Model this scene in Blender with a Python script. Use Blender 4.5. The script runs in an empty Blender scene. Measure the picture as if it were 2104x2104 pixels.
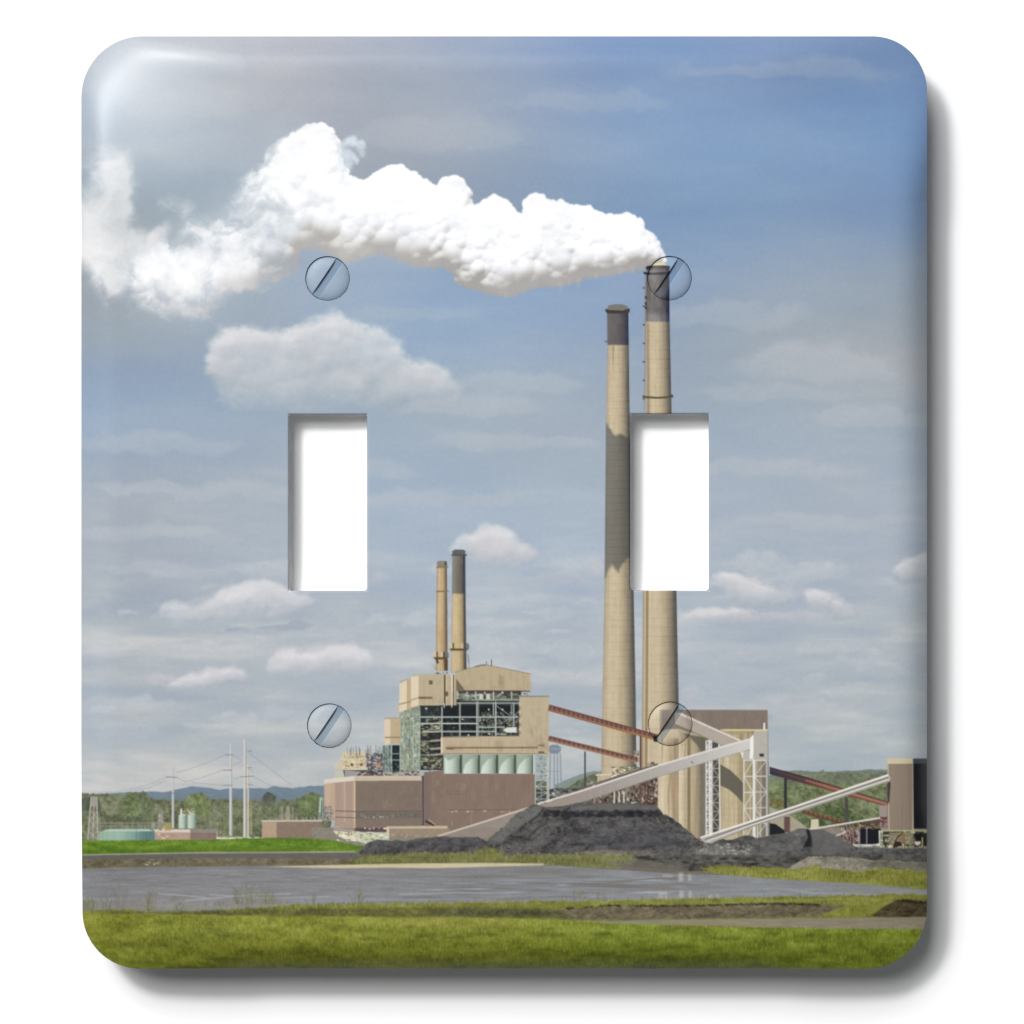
import bpy, math
import numpy as np
from mathutils import Vector

# ---------------------------------------------------------------- camera, light, exposure
S = bpy.context.scene
COL = S.collection
U = 0.115/1738.0                  # one unit of measurement (1/2104 of the frame) in metres: the plate is 115 mm wide
STAND = 172.0                     # height of the plate's face above the wall, same units
DIST = 11000.0                    # camera to the face of the plate
cam_d = bpy.data.cameras.new('camera'); cam = bpy.data.objects.new('camera', cam_d); COL.objects.link(cam)
cam_d.sensor_width = 36.0; cam_d.lens = 36.0*DIST/2104.0
cam.location = (0, -(DIST+STAND)*U, 0); cam.rotation_euler = (math.radians(90), 0, 0)
cam_d.clip_start = 0.01; cam_d.clip_end = 50.0
S.camera = cam

W = bpy.data.worlds.new('World'); S.world = W; W.use_nodes = True
bg = W.node_tree.nodes['Background']; bg.inputs[0].default_value = (0.93, 0.96, 1.0, 1); bg.inputs[1].default_value = 0.155

def area(name, direction, dist, size, size_y, power, col=(1, 1, 1)):
    d = bpy.data.lights.new(name, 'AREA'); d.shape = 'RECTANGLE'; d.size = size; d.size_y = size_y; d.energy = power; d.color = col
    o = bpy.data.objects.new(name, d); COL.objects.link(o)
    v = Vector(direction).normalized(); o.location = v*dist
    o.rotation_euler = (-v).to_track_quat('-Z', 'Y').to_euler()
    return o
# one large soft studio lamp, up and to the left of the camera
area('studio_lamp', (-0.38, -1.0, 0.53), 2.6, 1.30, 1.60, 84.0)
# a small lamp that puts the glint on the upper left corner
area('glint_lamp', (-0.42, -1.0, 0.50), 1.8, 0.22, 0.22, 17.0)

vs = S.view_settings; vs.view_transform = 'Standard'; vs.look = 'None'; vs.exposure = 0; vs.gamma = 1; vs.use_curve_mapping = False
S.render.engine = 'CYCLES'

# ---------------------------------------------------------------- the printed picture
# The picture printed on the plate is drawn by code on a small numpy canvas
# (polygons, lines and noise) and then stored as a point colour on the printed face.
PX0, PY0, PX1, PY1 = 150.0, 58.0, 1920.0, 2006.0      # picture area, in units of 1/2104 of the frame
SC = 0.70
PW, PH = int((PX1-PX0)*SC), int((PY1-PY0)*SC)
GX, GY = np.meshgrid(PX0+(np.arange(PW)+.5)/SC, PY0+(np.arange(PH)+.5)/SC)
CAN = np.zeros((PH, PW, 3))
rnd = np.random.RandomState(7)

def hexc(h):
    if not isinstance(h, str): return np.array(h, float)
    h = h.lstrip('#'); return np.array([int(h[i:i+2], 16) for i in (0, 2, 4)])/255.0

_lat = {}
def vnoise(X, Y, seed):
    if seed not in _lat: _lat[seed] = np.random.RandomState(seed*7+11).rand(257, 257)
    L = _lat[seed]
    xi = np.floor(X).astype(int); yi = np.floor(Y).astype(int)
    fx = X-xi; fy = Y-yi
    fx = fx*fx*(3-2*fx); fy = fy*fy*(3-2*fy)
    x0 = xi % 256; y0 = yi % 256; x1 = (x0+1) % 256; y1 = (y0+1) % 256
    return (L[y0, x0]*(1-fx)+L[y0, x1]*fx)*(1-fy)+(L[y1, x0]*(1-fx)+L[y1, x1]*fx)*fy

def fbm(X, Y, sx, sy=None, seed=1, octv=4, gain=.5):
    sy = sy or sx; t = 0; a = 1; s = 0
    for o in range(octv):
        t = t+a*vnoise(X/sx*(2**o)+o*17.3, Y/sy*(2**o)+o*9.7, seed+o*31); s += a; a *= gain
    return t/s*2-1

def sstep(a, b, x):
    t = np.clip((x-a)/(b-a), 0, 1); return t*t*(3-2*t)

def blur(A, r):
    """gaussian-like blur, radius r in canvas pixels"""
    if r <= .3: return A
    n = max(1, int(math.ceil(r*2.5))); k = np.exp(-.5*(np.arange(-n, n+1)/r)**2); k /= k.sum()
    for ax in (0, 1):
        pad = [(0, 0)]*A.ndim; pad[ax] = (n, n)
        P = np.pad(A, pad, mode='edge'); out = 0
        for i, w in enumerate(k):
            sl = [slice(None)]*A.ndim; sl[ax] = slice(i, i+A.shape[ax]); out = out+w*P[tuple(sl)]
        A = out
    return A

def cover(pts, margin=2):
    """anti-aliased coverage of a polygon (scanline, 4 sub-rows); returns window and coverage"""
    P = np.array([((x-PX0)*SC, (y-PY0)*SC) for x, y in pts])
    x0 = int(max(0, math.floor(P[:, 0].min())-margin)); x1 = int(min(PW, math.ceil(P[:, 0].max())+margin))
    y0 = int(max(0, math.floor(P[:, 1].min())-margin)); y1 = int(min(PH, math.ceil(P[:, 1].max())+margin))
    if x1 <= x0 or y1 <= y0: return None
    C = np.zeros((y1-y0, x1-x0)); cols = np.arange(x0, x1)
    A = P; B = np.roll(P, -1, axis=0); SS = 4
    for r in range((y1-y0)*SS):
        y = y0+(r+.5)/SS
        m = (A[:, 1] <= y) != (B[:, 1] <= y)
        if not m.any(): continue
        a = A[m]; b = B[m]
        xs = np.sort(a[:, 0]+(y-a[:, 1])*(b[:, 0]-a[:, 0])/(b[:, 1]-a[:, 1]))
        row = C[r//SS]
        for i in range(0, len(xs)-1, 2):
            row += np.clip(np.minimum(cols+1, xs[i+1])-np.maximum(cols, xs[i]), 0, 1)/SS
    return (slice(y0, y1), slice(x0, x1)), C

def lay(win, mask, col, alpha=1.0):
    X = GX[win]; Y = GY[win]
    c = col(X, Y) if callable(col) else hexc(col)
    if np.ndim(c) == 1: c = np.broadcast_to(c, X.shape+(3,))
    m = np.clip(mask*alpha, 0, 1)[..., None]
    CAN[win] = CAN[win]*(1-m)+c*m

def poly(pts, col, alpha=1.0, soft=0, rough=0, seed=3, rs=6):
    """soft: blurred edge (px). rough: ragged edge made by displacing the outline"""
    if rough:
        q = []; n = len(pts); rr = np.random.RandomState(seed)
        for i in range(n):
            (ax, ay), (bx, by) = pts[i], pts[(i+1) % n]
            L = math.hypot(bx-ax, by-ay); k = max(1, int(L/rs))
            for j in range(k):
                t = j/k; q.append((ax+(bx-ax)*t+rr.uniform(-1, 1)*rough*.6, ay+(by-ay)*t+rr.uniform(-1, 1)*rough))
        pts = q
    r = cover(pts, 2+int(soft*SC*3))
    if r is None: return
    win, C = r
    if soft: C = blur(C, soft*SC)
    lay(win, C, col, alpha)

def rect(x0, y0, x1, y1, col, alpha=1.0, **k): poly([(x0, y0), (x1, y0), (x1, y1), (x0, y1)], col, alpha, **k)

def line(pts, w, col, alpha=1.0):
    for (ax, ay), (bx, by) in zip(pts[:-1], pts[1:]):
        L = math.hypot(bx-ax, by-ay) or 1; nx, ny = -(by-ay)/L*w/2, (bx-ax)/L*w/2
        poly([(ax+nx, ay+ny), (bx+nx, by+ny), (bx-nx, by-ny), (ax-nx, ay-ny)], col, alpha)

def frame(x0, y0, k):
    """points measured on an enlargement of the picture: corner and enlargement factor"""
    return lambda *p: [(x0+p[i]/k, y0+p[i+1]/k) for i in range(0, len(p), 2)]

def tx(c, amp=.03, s=6, sy=None, seed=5, c2=None, gy=None):
    """a colour with a fine uneven tone, optionally running from c to c2 between two heights"""
    c = hexc(c); d = hexc(c2) if c2 is not None else None
    def f(X, Y):
        base = np.broadcast_to(c, X.shape+(3,))
        if d is not None:
            t = sstep(gy[0], gy[1], Y)[..., None]; base = base*(1-t)+d*t
        return np.clip(base+(fbm(X, Y, s, sy, seed, 3)*amp)[..., None], 0, 1)
    return f

def ramp(t, stops):
    xs = [s[0] for s in stops]; cs = np.array([hexc(s[1]) for s in stops])
    return np.stack([np.interp(t, xs, cs[:, i]) for i in range(3)], -1)

def tower(edge, stops, seed=2, extra=None, soft=0, n=.02):
    """edge: list of (y, left, right). stops: tone across the round body"""
    ys = [e[0] for e in edge]; l = [e[1] for e in edge]; r = [e[2] for e in edge]
    pts = [(a, y) for y, a in zip(ys, l)]+[(b, y) for y, b in zip(ys[::-1], r[::-1])]
    def f(X, Y):
        a = np.interp(Y, ys, l); b = np.interp(Y, ys, r); u = np.clip((X-a)/(b-a), 0, 1)
        c = ramp(u, stops)+(fbm(X, Y, 3, 40, seed, 3)*n*1.7+fbm(X, Y, 9, 5, seed+3, 3)*n*1.1)[..., None]
        if extra: c = extra(X, Y, u, c)
        return np.clip(c, 0, 1)
    poly(pts, f, soft=soft)

def clutter(x0, y0, x1, y1, cols, n, wmin=1.5, wmax=7, hmin=1.5, hmax=7, seed=1, alpha=1.0, diag=0):
    rr = np.random.RandomState(seed)
    for i in range(n):
        x = rr.uniform(x0, x1); y = rr.uniform(y0, y1); w = rr.uniform(wmin, wmax); h = rr.uniform(hmin, hmax)
        c = cols[rr.randint(len(cols))]
        if rr.rand() < diag:
            line([(x, y), (x+w*rr.choice([-1, 1])*1.6, y+h*1.6)], 1.3, c, alpha)
        else: rect(x, y, min(x+w, x1), min(y+h, y1), c, alpha)

# ---- sky: broad tones between measured points
SKY = '''200,250,a3a7b9 450,180,b3b4be 700,130,a5a6b6 900,120,969cb6 1100,120,8192bb 1300,110,7c92c0 1500,120,8393ba
1700,120,8090b8 1850,150,7189b8 600,250,b3b3bc 900,200,aaabb9 1100,220,9aa5c2 1400,220,849fcb 1700,250,839fca 1880,300,7b97c6
350,300,aeb8ca 300,230,b8bcc8 450,380,a8b1c3 800,330,a8a9b8 1000,380,9ca5bd 1200,380,8ea3c9 1500,420,87a1cb 1800,400,879cc6
1450,560,95a8cd 1700,560,9ba9c6 1600,650,a8adbe 1850,650,aaaeba 300,750,a1abc1 250,830,93a6cb 200,640,9da1ab 750,560,a3b0cb
900,640,9aaed2 1100,620,97acd2 400,650,a6aec2 1000,700,9db0d3 1150,760,a9b2ca 1000,850,b1b5c2 1150,900,b0b6c4 1650,750,b2b3bc
1500,800,aab2c4 1600,870,a3b1cc 1800,900,a9b4c8 1700,960,b5b8c4 350,900,a2afc9 250,1000,a4a9b6 450,1000,abb1bf 900,960,a3b3cd
900,1080,a8b5c9 1600,1050,acb5c7 300,1100,a6adbb 1150,1050,a7b5cb 500,1130,a8b3c6 1100,1150,a9b6cb 1500,1180,a9b5c8
300,1300,a3adbc 600,1300,a8b2c3 1100,1350,a9b4c5 1600,1350,aab5c6 400,1450,a8b2c1 400,1550,adb3bc 1050,1500,aab3bf
1700,1500,a9b3bf 1800,1400,aab4c1 780,860,a9b3c6 250,420,a6adba 1850,760,b0b2b9 250,560,a2a6b0 420,800,a0aec9 1880,1050,a7b1c4'''
def paint_sky():
    q = 8; X = GX[::q, ::q]; Y = GY[::q, ::q]; W = 1e-9; T = 0
    for p in SKY.split():
        a, b, c = p.split(','); w = np.exp(-((X-float(a))**2+(1.5*(Y-float(b)))**2)/(2*125.0**2))+1e-7
        W = W+w; T = T+w[..., None]*hexc(c)
    L = T/W[..., None]
    yi = np.clip((np.arange(PH))/q, 0, L.shape[0]-1.001); xi = np.clip(np.arange(PW)/q, 0, L.shape[1]-1.001)
    y0 = yi.astype(int); x0 = xi.astype(int); fy = (yi-y0)[:, None, None]; fx = (xi-x0)[None, :, None]
    y1 = y0+1; x1 = x0+1
    CAN[:] = (L[y0][:, x0]*(1-fx)+L[y0][:, x1]*fx)*(1-fy)+(L[y1][:, x0]*(1-fx)+L[y1][:, x1]*fx)*fy
    # thin layered cloud: pale warm veils and bluer gaps, flatter towards the horizon
    wx = fbm(GX, GY, 260, 120, 41, 3)*60
    v = fbm(GX+wx, GY+wx*.3, 330, 95, 51, 5, .55)
    v2 = fbm(GX+wx, GY, 170, 34, 61, 5, .55)
    low = sstep(900, 1300, GY)
    t = (v*(1-low*.1)+v2*low*1.15)
    pale = np.array([.062, .048, .026]); dark = np.array([.032, .024, .004])
    a = np.clip(t, 0, 1)[..., None]; b = np.clip(-t, 0, 1)[..., None]
    CAN[:] += (a*pale*1.15-b*dark*1.35)*(.75+.55*low[..., None])
    fade = sstep(1350, 1560, GY)[..., None]
    CAN[:] += fade*np.array([.0, .004, .0])+sstep(1000, 1300, GY)[..., None]*np.array([.038, .026, .0])
    CAN[:] *= 1-.05*sstep(1150, 700, GY)[..., None]*sstep(200, 450, GY)[..., None]

def cloud(blobs, top, base, amp=.45, s=70, seed=1, strength=1.0, hard=.35, y0=None, y1=None, flat=1.6):
    bx0 = min(b[0]-b[2]*2.4 for b in blobs); bx1 = max(b[0]+b[2]*2.4 for b in blobs)
    by0 = min(b[1]-b[3]*2.4 for b in blobs); by1 = max(b[1]+b[3]*2.4 for b in blobs)
    i0, i1 = [int(np.clip((v-PY0)*SC, 0, PH)) for v in (by0, by1)]; j0, j1 = [int(np.clip((v-PX0)*SC, 0, PW)) for v in (bx0, bx1)]
    if i1 <= i0 or j1 <= j0: return
    win = (slice(i0, i1), slice(j0, j1)); X = GX[win]; Y = GY[win]
    X = X+fbm(X, Y, s*.6, None, seed+70, 4)*s*.22; Y = Y+fbm(X, Y, s*.6, None, seed+90, 4)*s*.22
    D = 0
    for cx, cy, rx, ry in blobs:
        yy = np.where(Y > cy, (Y-cy)/(ry*flat*.6), (Y-cy)/ry)
        D = D+np.exp(-1.1*(((X-cx)/rx)**2+yy**2))
    N = fbm(X, Y, s, s*.6, seed, 6, .55)
    d = D+N*amp
    m = sstep(.34, .34+hard*1.6, d)*strength*np.clip(D*2.2, 0, 1)
    y0 = by0 if y0 is None else y0; y1 = by1 if y1 is None else y1
    t = np.clip(sstep(y0, y1, GY[win])+fbm(X, Y, s*.5, s*.35, seed+5, 5)*.45, 0, 1)[..., None]
    m = m*(1-.55*sstep(y0+(y1-y0)*.55, y1, GY[win]))
    lay(win, m, lambda a, b: hexc(top)*(1-t)+hexc(base)*t)

def billow_cloud(P, seed, n, rmax, lo, mid, hi, f0, f1, soft=5.0, strength=.92):
    """soft heap of billows, fading away below between heights f0 and f1"""
    rr = np.random.RandomState(seed); xs = [p[0] for p in P]; ys = [p[1] for p in P]
    i0 = max(0, int((min(ys)-60-PY0)*SC)); i1 = int((max(ys)+60-PY0)*SC); j0 = max(0, int((min(xs)-60-PX0)*SC)); j1 = min(PW, int((max(xs)+60-PX0)*SC))
    win = (slice(i0, i1), slice(j0, j1)); X = GX[win]; Y = GY[win]; H = np.full(X.shape, -9.0); k = 0
    while k < n:
        x = rr.uniform(min(xs), max(xs)); y = rr.uniform(min(ys), max(ys))
        if not inside(P, x, y): continue
        k += 1; d = segdist(P, x, y); r = min(d+rr.uniform(2, 9), rr.uniform(rmax*.3, rmax)); base = 14*(1-math.exp(-d/20))+rr.uniform(0, 5)
        q = r*r-(X-x)**2-(Y-y)**2; m = q > 0; H[m] = np.maximum(H[m], base+.5*np.sqrt(q[m]))
    A = blur((H > -8).astype(float), soft*1.6); A = sstep(.12, .95, A+fbm(X, Y, 26, 18, seed+9, 5, .6)*.42); H = np.where(H < 0, 0, H)
    gy, gx = np.gradient(blur(H, 2.5)*SC); f = .5+(gx*.35+gy*.65)*.55
    gy, gx = np.gradient(blur(H, 9)*SC); f = f*.5+(.5+(gx*.2+gy*.8)*.9)*.5+fbm(X, Y, 45, 28, seed+2, 5)*.16
    N = fbm(X, Y, 70, 34, seed+4, 5, .6)
    A = np.clip(A*(1-sstep(f0, f1, Y+N*55)), 0, 1)*strength*np.clip(.92+N*.25, 0, 1)
    f = .5+(f-.5)*1.5
    c = ramp(np.clip(f+.16-sstep(min(ys), f1, Y)*.35, 0, 1), [(0, lo), (.5, mid), (1, hi)])
    lay(win, A, lambda a, b: c)

def paint_clouds():
    for i, (x, y, rx, ry, st) in enumerate([(960, 830, 150, 34, .5), (1060, 780, 130, 26, .4), (1660, 740, 170, 50, .45), (1780, 850, 120, 30, .45), (1600, 800, 160, 26, .35), (330, 905, 150, 28, .4), (1050, 905, 160, 24, .45),
            (1560, 960, 200, 26, .45), (420, 1000, 210, 26, .45), (900, 1020, 190, 22, .4), (1700, 1070, 200, 22, .4), (300, 1090, 160, 20, .4), (1500, 640, 150, 40, .35), (850, 640, 130, 20, .25), (700, 960, 160, 26, .35),
            (500, 300, 240, 60, .30), (900, 270, 200, 50, .30), (1200, 200, 160, 30, .22), (1600, 140, 200, 26, .22), (400, 1170, 200, 18, .4), (1100, 1190, 180, 16, .35), (1650, 1330, 200, 18, .35), (1200, 1300, 150, 16, .35), (250, 1450, 140, 20, .4), (1500, 1460, 220, 18, .35)]):
        cloud([(x, y, rx, ry), (x+rx*.6, y+ry*.4, rx*.6, ry*.6), (x-rx*.5, y+ry*.3, rx*.6, ry*.6)], '#c4c4cb', '#b4b8c3', seed=500+i*7, s=max(40, rx*.5), strength=st, amp=.55, hard=.55)
    billow_cloud(ip(425, 757, 436, 702, 468, 680, 517, 677, 572, 692, 610, 675, 643, 659, 683, 646, 719, 659, 746, 675, 790, 680, 817, 708, 839, 746, 882, 746, 926, 773, 947, 817, 926, 850, 817, 846, 708, 852, 600, 862, 517, 876, 468, 849, 446, 790),
                 3, 1300, 26, '#abafba', '#c6c6cb', '#dedddf', 770, 885)
    cloud([(985, 1122, 42, 30), (1022, 1103, 38, 26), (1065, 1140, 50, 26), (1020, 1150, 60, 22)], '#d6d1d4', '#b9bbc6', seed=5, s=34, y0=1085, y1=1175, hard=.5, amp=.35)
    cloud([(390, 1258, 55, 24), (500, 1225, 70, 34), (575, 1232, 60, 30), (480, 1270, 110, 22)], '#c8c8cf', '#aab2bf', seed=12, s=48, y0=1195, y1=1300, amp=.5)
    cloud([(600, 1290, 80, 14), (520, 1298, 90, 10)], '#9fa8b8', '#9ca6b6', seed=15, s=50, strength=.7)
    cloud([(590, 1350, 55, 22), (700, 1345, 70, 26), (640, 1375, 90, 20)], '#cdc9cf', '#b0b4c0', seed=18, s=40, y0=1322, y1=1400, amp=.5)
    cloud([(390, 1405, 60, 18), (460, 1385, 60, 18), (330, 1395, 30, 14)], '#c2c1c9', '#aeb3be', seed=21, s=40, y0=1372, y1=1430, amp=.5)
    cloud([(560, 1300, 190, 12), (420, 1325, 120, 9)], '#b7bbc6', '#b3b8c3', seed=23, s=60, strength=.6)
    cloud([(1500, 1195, 55, 22), (1560, 1215, 60, 22), (1690, 1225, 45, 20), (1735, 1250, 55, 18)], '#ccc9d0', '#b5b8c3', seed=25, s=36, y0=1170, y1=1270, amp=.55)
    cloud([(1460, 1262, 75, 16), (1530, 1268, 50, 14), (1630, 1268, 70, 12)], '#c5c3cb', '#b3b8c4', seed=28, s=34, y0=1240, y1=1290, amp=.5)
    cloud([(1890, 1165, 45, 30), (1860, 1185, 40, 20)], '#bcbcc5', '#aab0bd', seed=31, s=36, amp=.45)
    cloud([(1905, 1350, 28, 40), (1880, 1370, 40, 14)], '#bcbdc7', '#a8b0bf', seed=33, s=36, amp=.45)
    for sd, P, f0, f1, R in [(51, ip(312, 1270, 340, 1246, 380, 1236, 410, 1250, 440, 1232, 470, 1206, 520, 1194, 570, 1200, 600, 1218, 640, 1235, 640, 1262, 560, 1280, 420, 1285, 330, 1284), 1240, 1300, 15),
            (53, ip(545, 1388, 560, 1352, 600, 1338, 640, 1350, 680, 1330, 720, 1324, 755, 1338, 775, 1366, 760, 1390, 660, 1400, 570, 1402), 1360, 1412, 15),
            (55, ip(340, 1412, 370, 1398, 420, 1386, 460, 1376, 500, 1380, 500, 1400, 440, 1418, 360, 1426), 1395, 1432, 11),
            (57, ip(925, 1130, 945, 1106, 975, 1092, 1010, 1078, 1040, 1086, 1066, 1108, 1090, 1130, 1110, 1150, 1080, 1162, 1000, 1168, 950, 1160), 1120, 1180, 14),
            (59, ip(1480, 1180, 1510, 1182, 1545, 1200, 1600, 1215, 1610, 1235, 1560, 1246, 1500, 1226), 1215, 1256, 10), (61, ip(1650, 1212, 1690, 1216, 1725, 1240, 1760, 1268, 1720, 1272, 1670, 1248), 1250, 1285, 9),
            (63, ip(1400, 1262, 1440, 1250, 1500, 1254, 1545, 1262, 1540, 1284, 1450, 1290, 1400, 1282), 1262, 1300, 9), (65, ip(1840, 1175, 1870, 1148, 1915, 1140, 1920, 1200, 1860, 1200), 1170, 1215, 12)]:
        billow_cloud(P, sd, 240, R, '#a9b0bb', '#c6c8cd', '#e0dfdf', f0, f1, 2.6, .74)
    rr = np.random.RandomState(17)
    for i in range(46):
        y = rr.uniform(1150, 1520); x = rr.uniform(170, 1900); rx = rr.uniform(25, 95)*(1.25-(y-1150)/900); cloud([(x, y, rx, rx*rr.uniform(.16, .34))], '#d0d1d5', '#b2b8c3', seed=200+i*3, s=max(16, rx*.45), strength=rr.uniform(.25, .6), amp=.6)
    for i, (x, y, rx, ry, st) in enumerate([(1222, 1165, 22, 34, .8), (1190, 1390, 45, 12, .8), (1090, 1384, 35, 14, .8), (1600, 1438, 70, 16, .6), (1680, 1450, 60, 14, .6),
          (565, 1462, 45, 20, .6), (265, 1258, 32, 9, .7), (1420, 1425, 30, 22, .6), (1000, 1276, 45, 10, .5), (980, 1240, 30, 16, .5), (1100, 1230, 40, 12, .4), (210, 1340, 50, 16, .5),
          (780, 1185, 30, 16, .4), (1750, 1410, 80, 12, .4), (1350, 1510, 60, 12, .4), (330, 1180, 60, 14, .35), (960, 1375, 40, 14, .6), (1540, 1350, 90, 10, .3)]):
        cloud([(x, y, rx, ry)], '#c9c8d0', '#b6b9c4', seed=40+i*3, s=max(18, rx*.6), strength=st, amp=.5)

# ---- smoke: a crowd of billows; their heights shade it
def ip(*p): return [(p[i], p[i+1]) for i in range(0, len(p), 2)]
SM_MAIN = ip(746, 373, 779, 357, 790, 346, 802, 340, 825, 342, 844, 354, 863, 363, 886, 378, 905, 378, 928, 361, 951, 373, 964, 392, 968, 419, 978, 422, 1001, 409, 1020, 403, 1043, 415,
  1058, 434, 1079, 453, 1075, 426, 1089, 403, 1104, 399, 1123, 411, 1154, 415, 1173, 423, 1204, 424, 1223, 438, 1250, 444, 1280, 442, 1319, 451, 1323, 472, 1345, 484, 1357, 511, 1365, 526,
  1366, 536, 1345, 543, 1322, 549, 1288, 556, 1234, 566, 1196, 570, 1154, 586, 1119, 585, 1062, 600, 1039, 608, 1004, 600, 985, 595, 943, 584, 939, 560, 905, 545, 859, 545, 813, 530, 775, 514, 736, 529,
  706, 533, 694, 526, 672, 512, 641, 508, 613, 512, 610, 534, 607, 557, 588, 563, 548, 580, 517, 594, 470, 607, 440, 632, 408, 649, 377, 644, 334, 635, 294, 622, 262, 604, 243, 585, 250, 544, 256, 530, 284, 540,
  303, 528, 321, 511, 345, 500, 372, 470, 405, 448, 436, 438, 458, 416, 489, 395, 498, 373, 514, 357, 534, 360, 536, 345, 548, 332, 547, 317, 554, 301, 579, 289, 607, 277, 620, 264, 641, 258, 663, 256, 688, 270,
  694, 300, 700, 340, 722, 366)
def segdist(P, x, y):
    A = np.array(P, float); B = np.roll(A, -1, axis=0); d = B-A
    t = np.clip(((x-A[:, 0])*d[:, 0]+(y-A[:, 1])*d[:, 1])/((d**2).sum(1)+1e-9), 0, 1)
    return np.hypot(A[:, 0]+t*d[:, 0]-x, A[:, 1]+t*d[:, 1]-y).min()
def inside(P, x, y):
    c = False; n = len(P)
    for i in range(n):
        (ax, ay), (bx, by) = P[i], P[i-1]
        if (ay > y) != (by > y) and x < (bx-ax)*(y-ay)/(by-ay)+ax: c = not c
    return c

def paint_smoke():
    rr = np.random.RandomState(21); i0 = int((215-PY0)*SC); i1 = int((700-PY0)*SC)
    win = (slice(i0, i1), slice(0, int((1400-PX0)*SC))); X = GX[win]; Y = GY[win]
    H = np.full(X.shape, -50.0); HB = np.full(X.shape, -50.0)
    def bump(F, x, y, r, base):
        a0 = max(0, int((x-r-PX0)*SC)); a1 = min(F.shape[1], int((x+r-PX0)*SC)+2)
        b0 = max(0, int((y-r-PY0)*SC)-i0); b1 = min(F.shape[0], int((y+r-PY0)*SC)-i0+2)
        if a1 <= a0 or b1 <= b0: return
        w = (slice(b0, b1), slice(a0, a1)); q = r*r-(X[w]-x)**2-(Y[w]-y)**2
        F[w] = np.maximum(F[w], np.where(q > 0, base+np.sqrt(np.maximum(q, 0)), -50))
    pts = []
    while len(pts) < 5200:
        x = rr.uniform(240, 1366); y = rr.uniform(254, 650)
        if not inside(SM_MAIN, x, y): continue
        pts.append((x, y, segdist(SM_MAIN, x, y)))
    for k, (x, y, d) in enumerate(pts):
        near = np.clip((x-350)/900, 0, 1)                 # smaller, crisper billows close to the chimney
        if k < 700:
            bump(HB, x, y, min(d*1.02+3, 75), 0)
            r = min(d+3, rr.uniform(26, 48)-near*12); bump(H, x, y, r*1.0, 26*(1-math.exp(-d/26))-r*.2)
        else:
            r = min(d+rr.uniform(0, 1)**1.5*9, rr.uniform(5, 20)-near*5); r = max(r, 3.2); bump(H, x, y, r, 26*(1-math.exp(-d/26))+rr.uniform(0, 1)*min(d, 20)*.75)
    A = (H > -40).astype(float)
    A = blur(A, .8)
    H = np.where(H < -40, 0, H)
    gy, gx = np.gradient(blur(H, .9)*SC); n = np.sqrt(gx**2+gy**2+1); fine = (gx*.30+gy*.70+.62)/n
    gy, gx = np.gradient(blur(H, 4)*SC); n = np.sqrt(gx**2+gy**2+1); mid = (gx*.25+gy*.75+.62)/n
    rows = np.arange(A.shape[0])[:, None]; on = A > .5
    top = np.where(on.any(0), on.argmax(0), 0); bot = np.where(on.any(0), A.shape[0]-1-on[::-1].argmax(0), 1)
    k = np.ones(25)/25; top = np.convolve(np.pad(top, 12, mode='edge'), k, 'valid'); bot = np.convolve(np.pad(bot, 12, mode='edge'), k, 'valid')
    v = (rows-top)/(bot-top+1)
    wob = fbm(X, Y, 46, 30, 77, 5, .6)
    vt = sstep(.40, 1.08, v+wob*.40)*sstep(1362, 1345, X)
    S = blur(.25*fine+.38*mid+.31-.42*vt+.30*wob, .45)
    t = np.clip((S-.02)/.66, 0, 1)
    c = ramp(t, [(0, '#a8a4a0'), (.22, '#bcb8b3'), (.45, '#dad8d5'), (.62, '#e9e9ec'), (.80, '#f6f6f9'), (.93, '#ffffff'), (1, '#ffffff')])
    # far (left) end is thin: sky comes through in ragged patches
    thin = sstep(690, 390, X)
    N = fbm(X+fbm(X, Y, 50, None, 5, 4)*30, Y+fbm(X, Y, 50, None, 6, 4)*30, 62, 50, 9, 6, .58)
    soft = blur(A, 11); xs = np.clip(thin*1.4, 0, 1)
    wisp = sstep(.30, .95, soft+N*.55)
    Aa = A*(1-xs)+wisp*xs
    holes = sstep(-.16, .42, -N)*thin*.85
    core = np.exp(-((X-345)/95)**2-((Y-585)/38)**2)+np.exp(-((X-430)/60)**2-((Y-560)/40)**2)*.5
    Aa = Aa*(1-holes*(1-np.clip(core, 0, 1)))
    cl = ramp(np.clip(.62+N*.5+core*.35-sstep(590, 650, Y)*.35, 0, 1), [(0, '#b6b9c2'), (.4, '#cdd0d7'), (.7, '#e6e8ec'), (1, '#fafafa')])
    k = (thin*.8)[..., None]; c = c*(1-k)+cl*k
    # faint older smoke against the left edge
    d = np.exp(-((X-190)/62)**2-((Y-450)/75)**2)*1.25+np.exp(-((X-235)/45)**2-((Y-390)/75)**2)*1.05+np.exp(-((X-222-(Y-530)*.25)/30)**2-((Y-535)/75)**2)*1.15
    d += np.exp(-((X-345)/28)**2-((Y-425)/40)**2)*.35+np.exp(-((X-385)/22)**2-((Y-440)/28)**2)*.55+np.exp(-((X-320)/40)**2-((Y-515)/25)**2)*.4
    d += np.exp(-((X-196)/40)**2-((Y-490)/34)**2)*.5+np.exp(-((X-243)/30)**2-((Y-560)/42)**2)*.7+np.exp(-((X-270)/44)**2-((Y-505)/42)**2)*.75+np.exp(-((X-325)/55)**2-((Y-480)/40)**2)*.40
    f = sstep(.10, .95, d+N*.60)*.90*np.clip(d*4, 0, 1)
    lay(win, f, lambda a, b: ramp(np.clip(.5+N*.6+(GY[win]-420)/500, 0, 1), [(0, '#b8bec7'), (.45, '#d4d6d9'), (1, '#ecebea')]))
    # thin veil round the whole left half
    lay(win, blur(A, 22)*thin*.45, '#ced3de')
    lay(win, Aa, lambda a, b: c)
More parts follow.
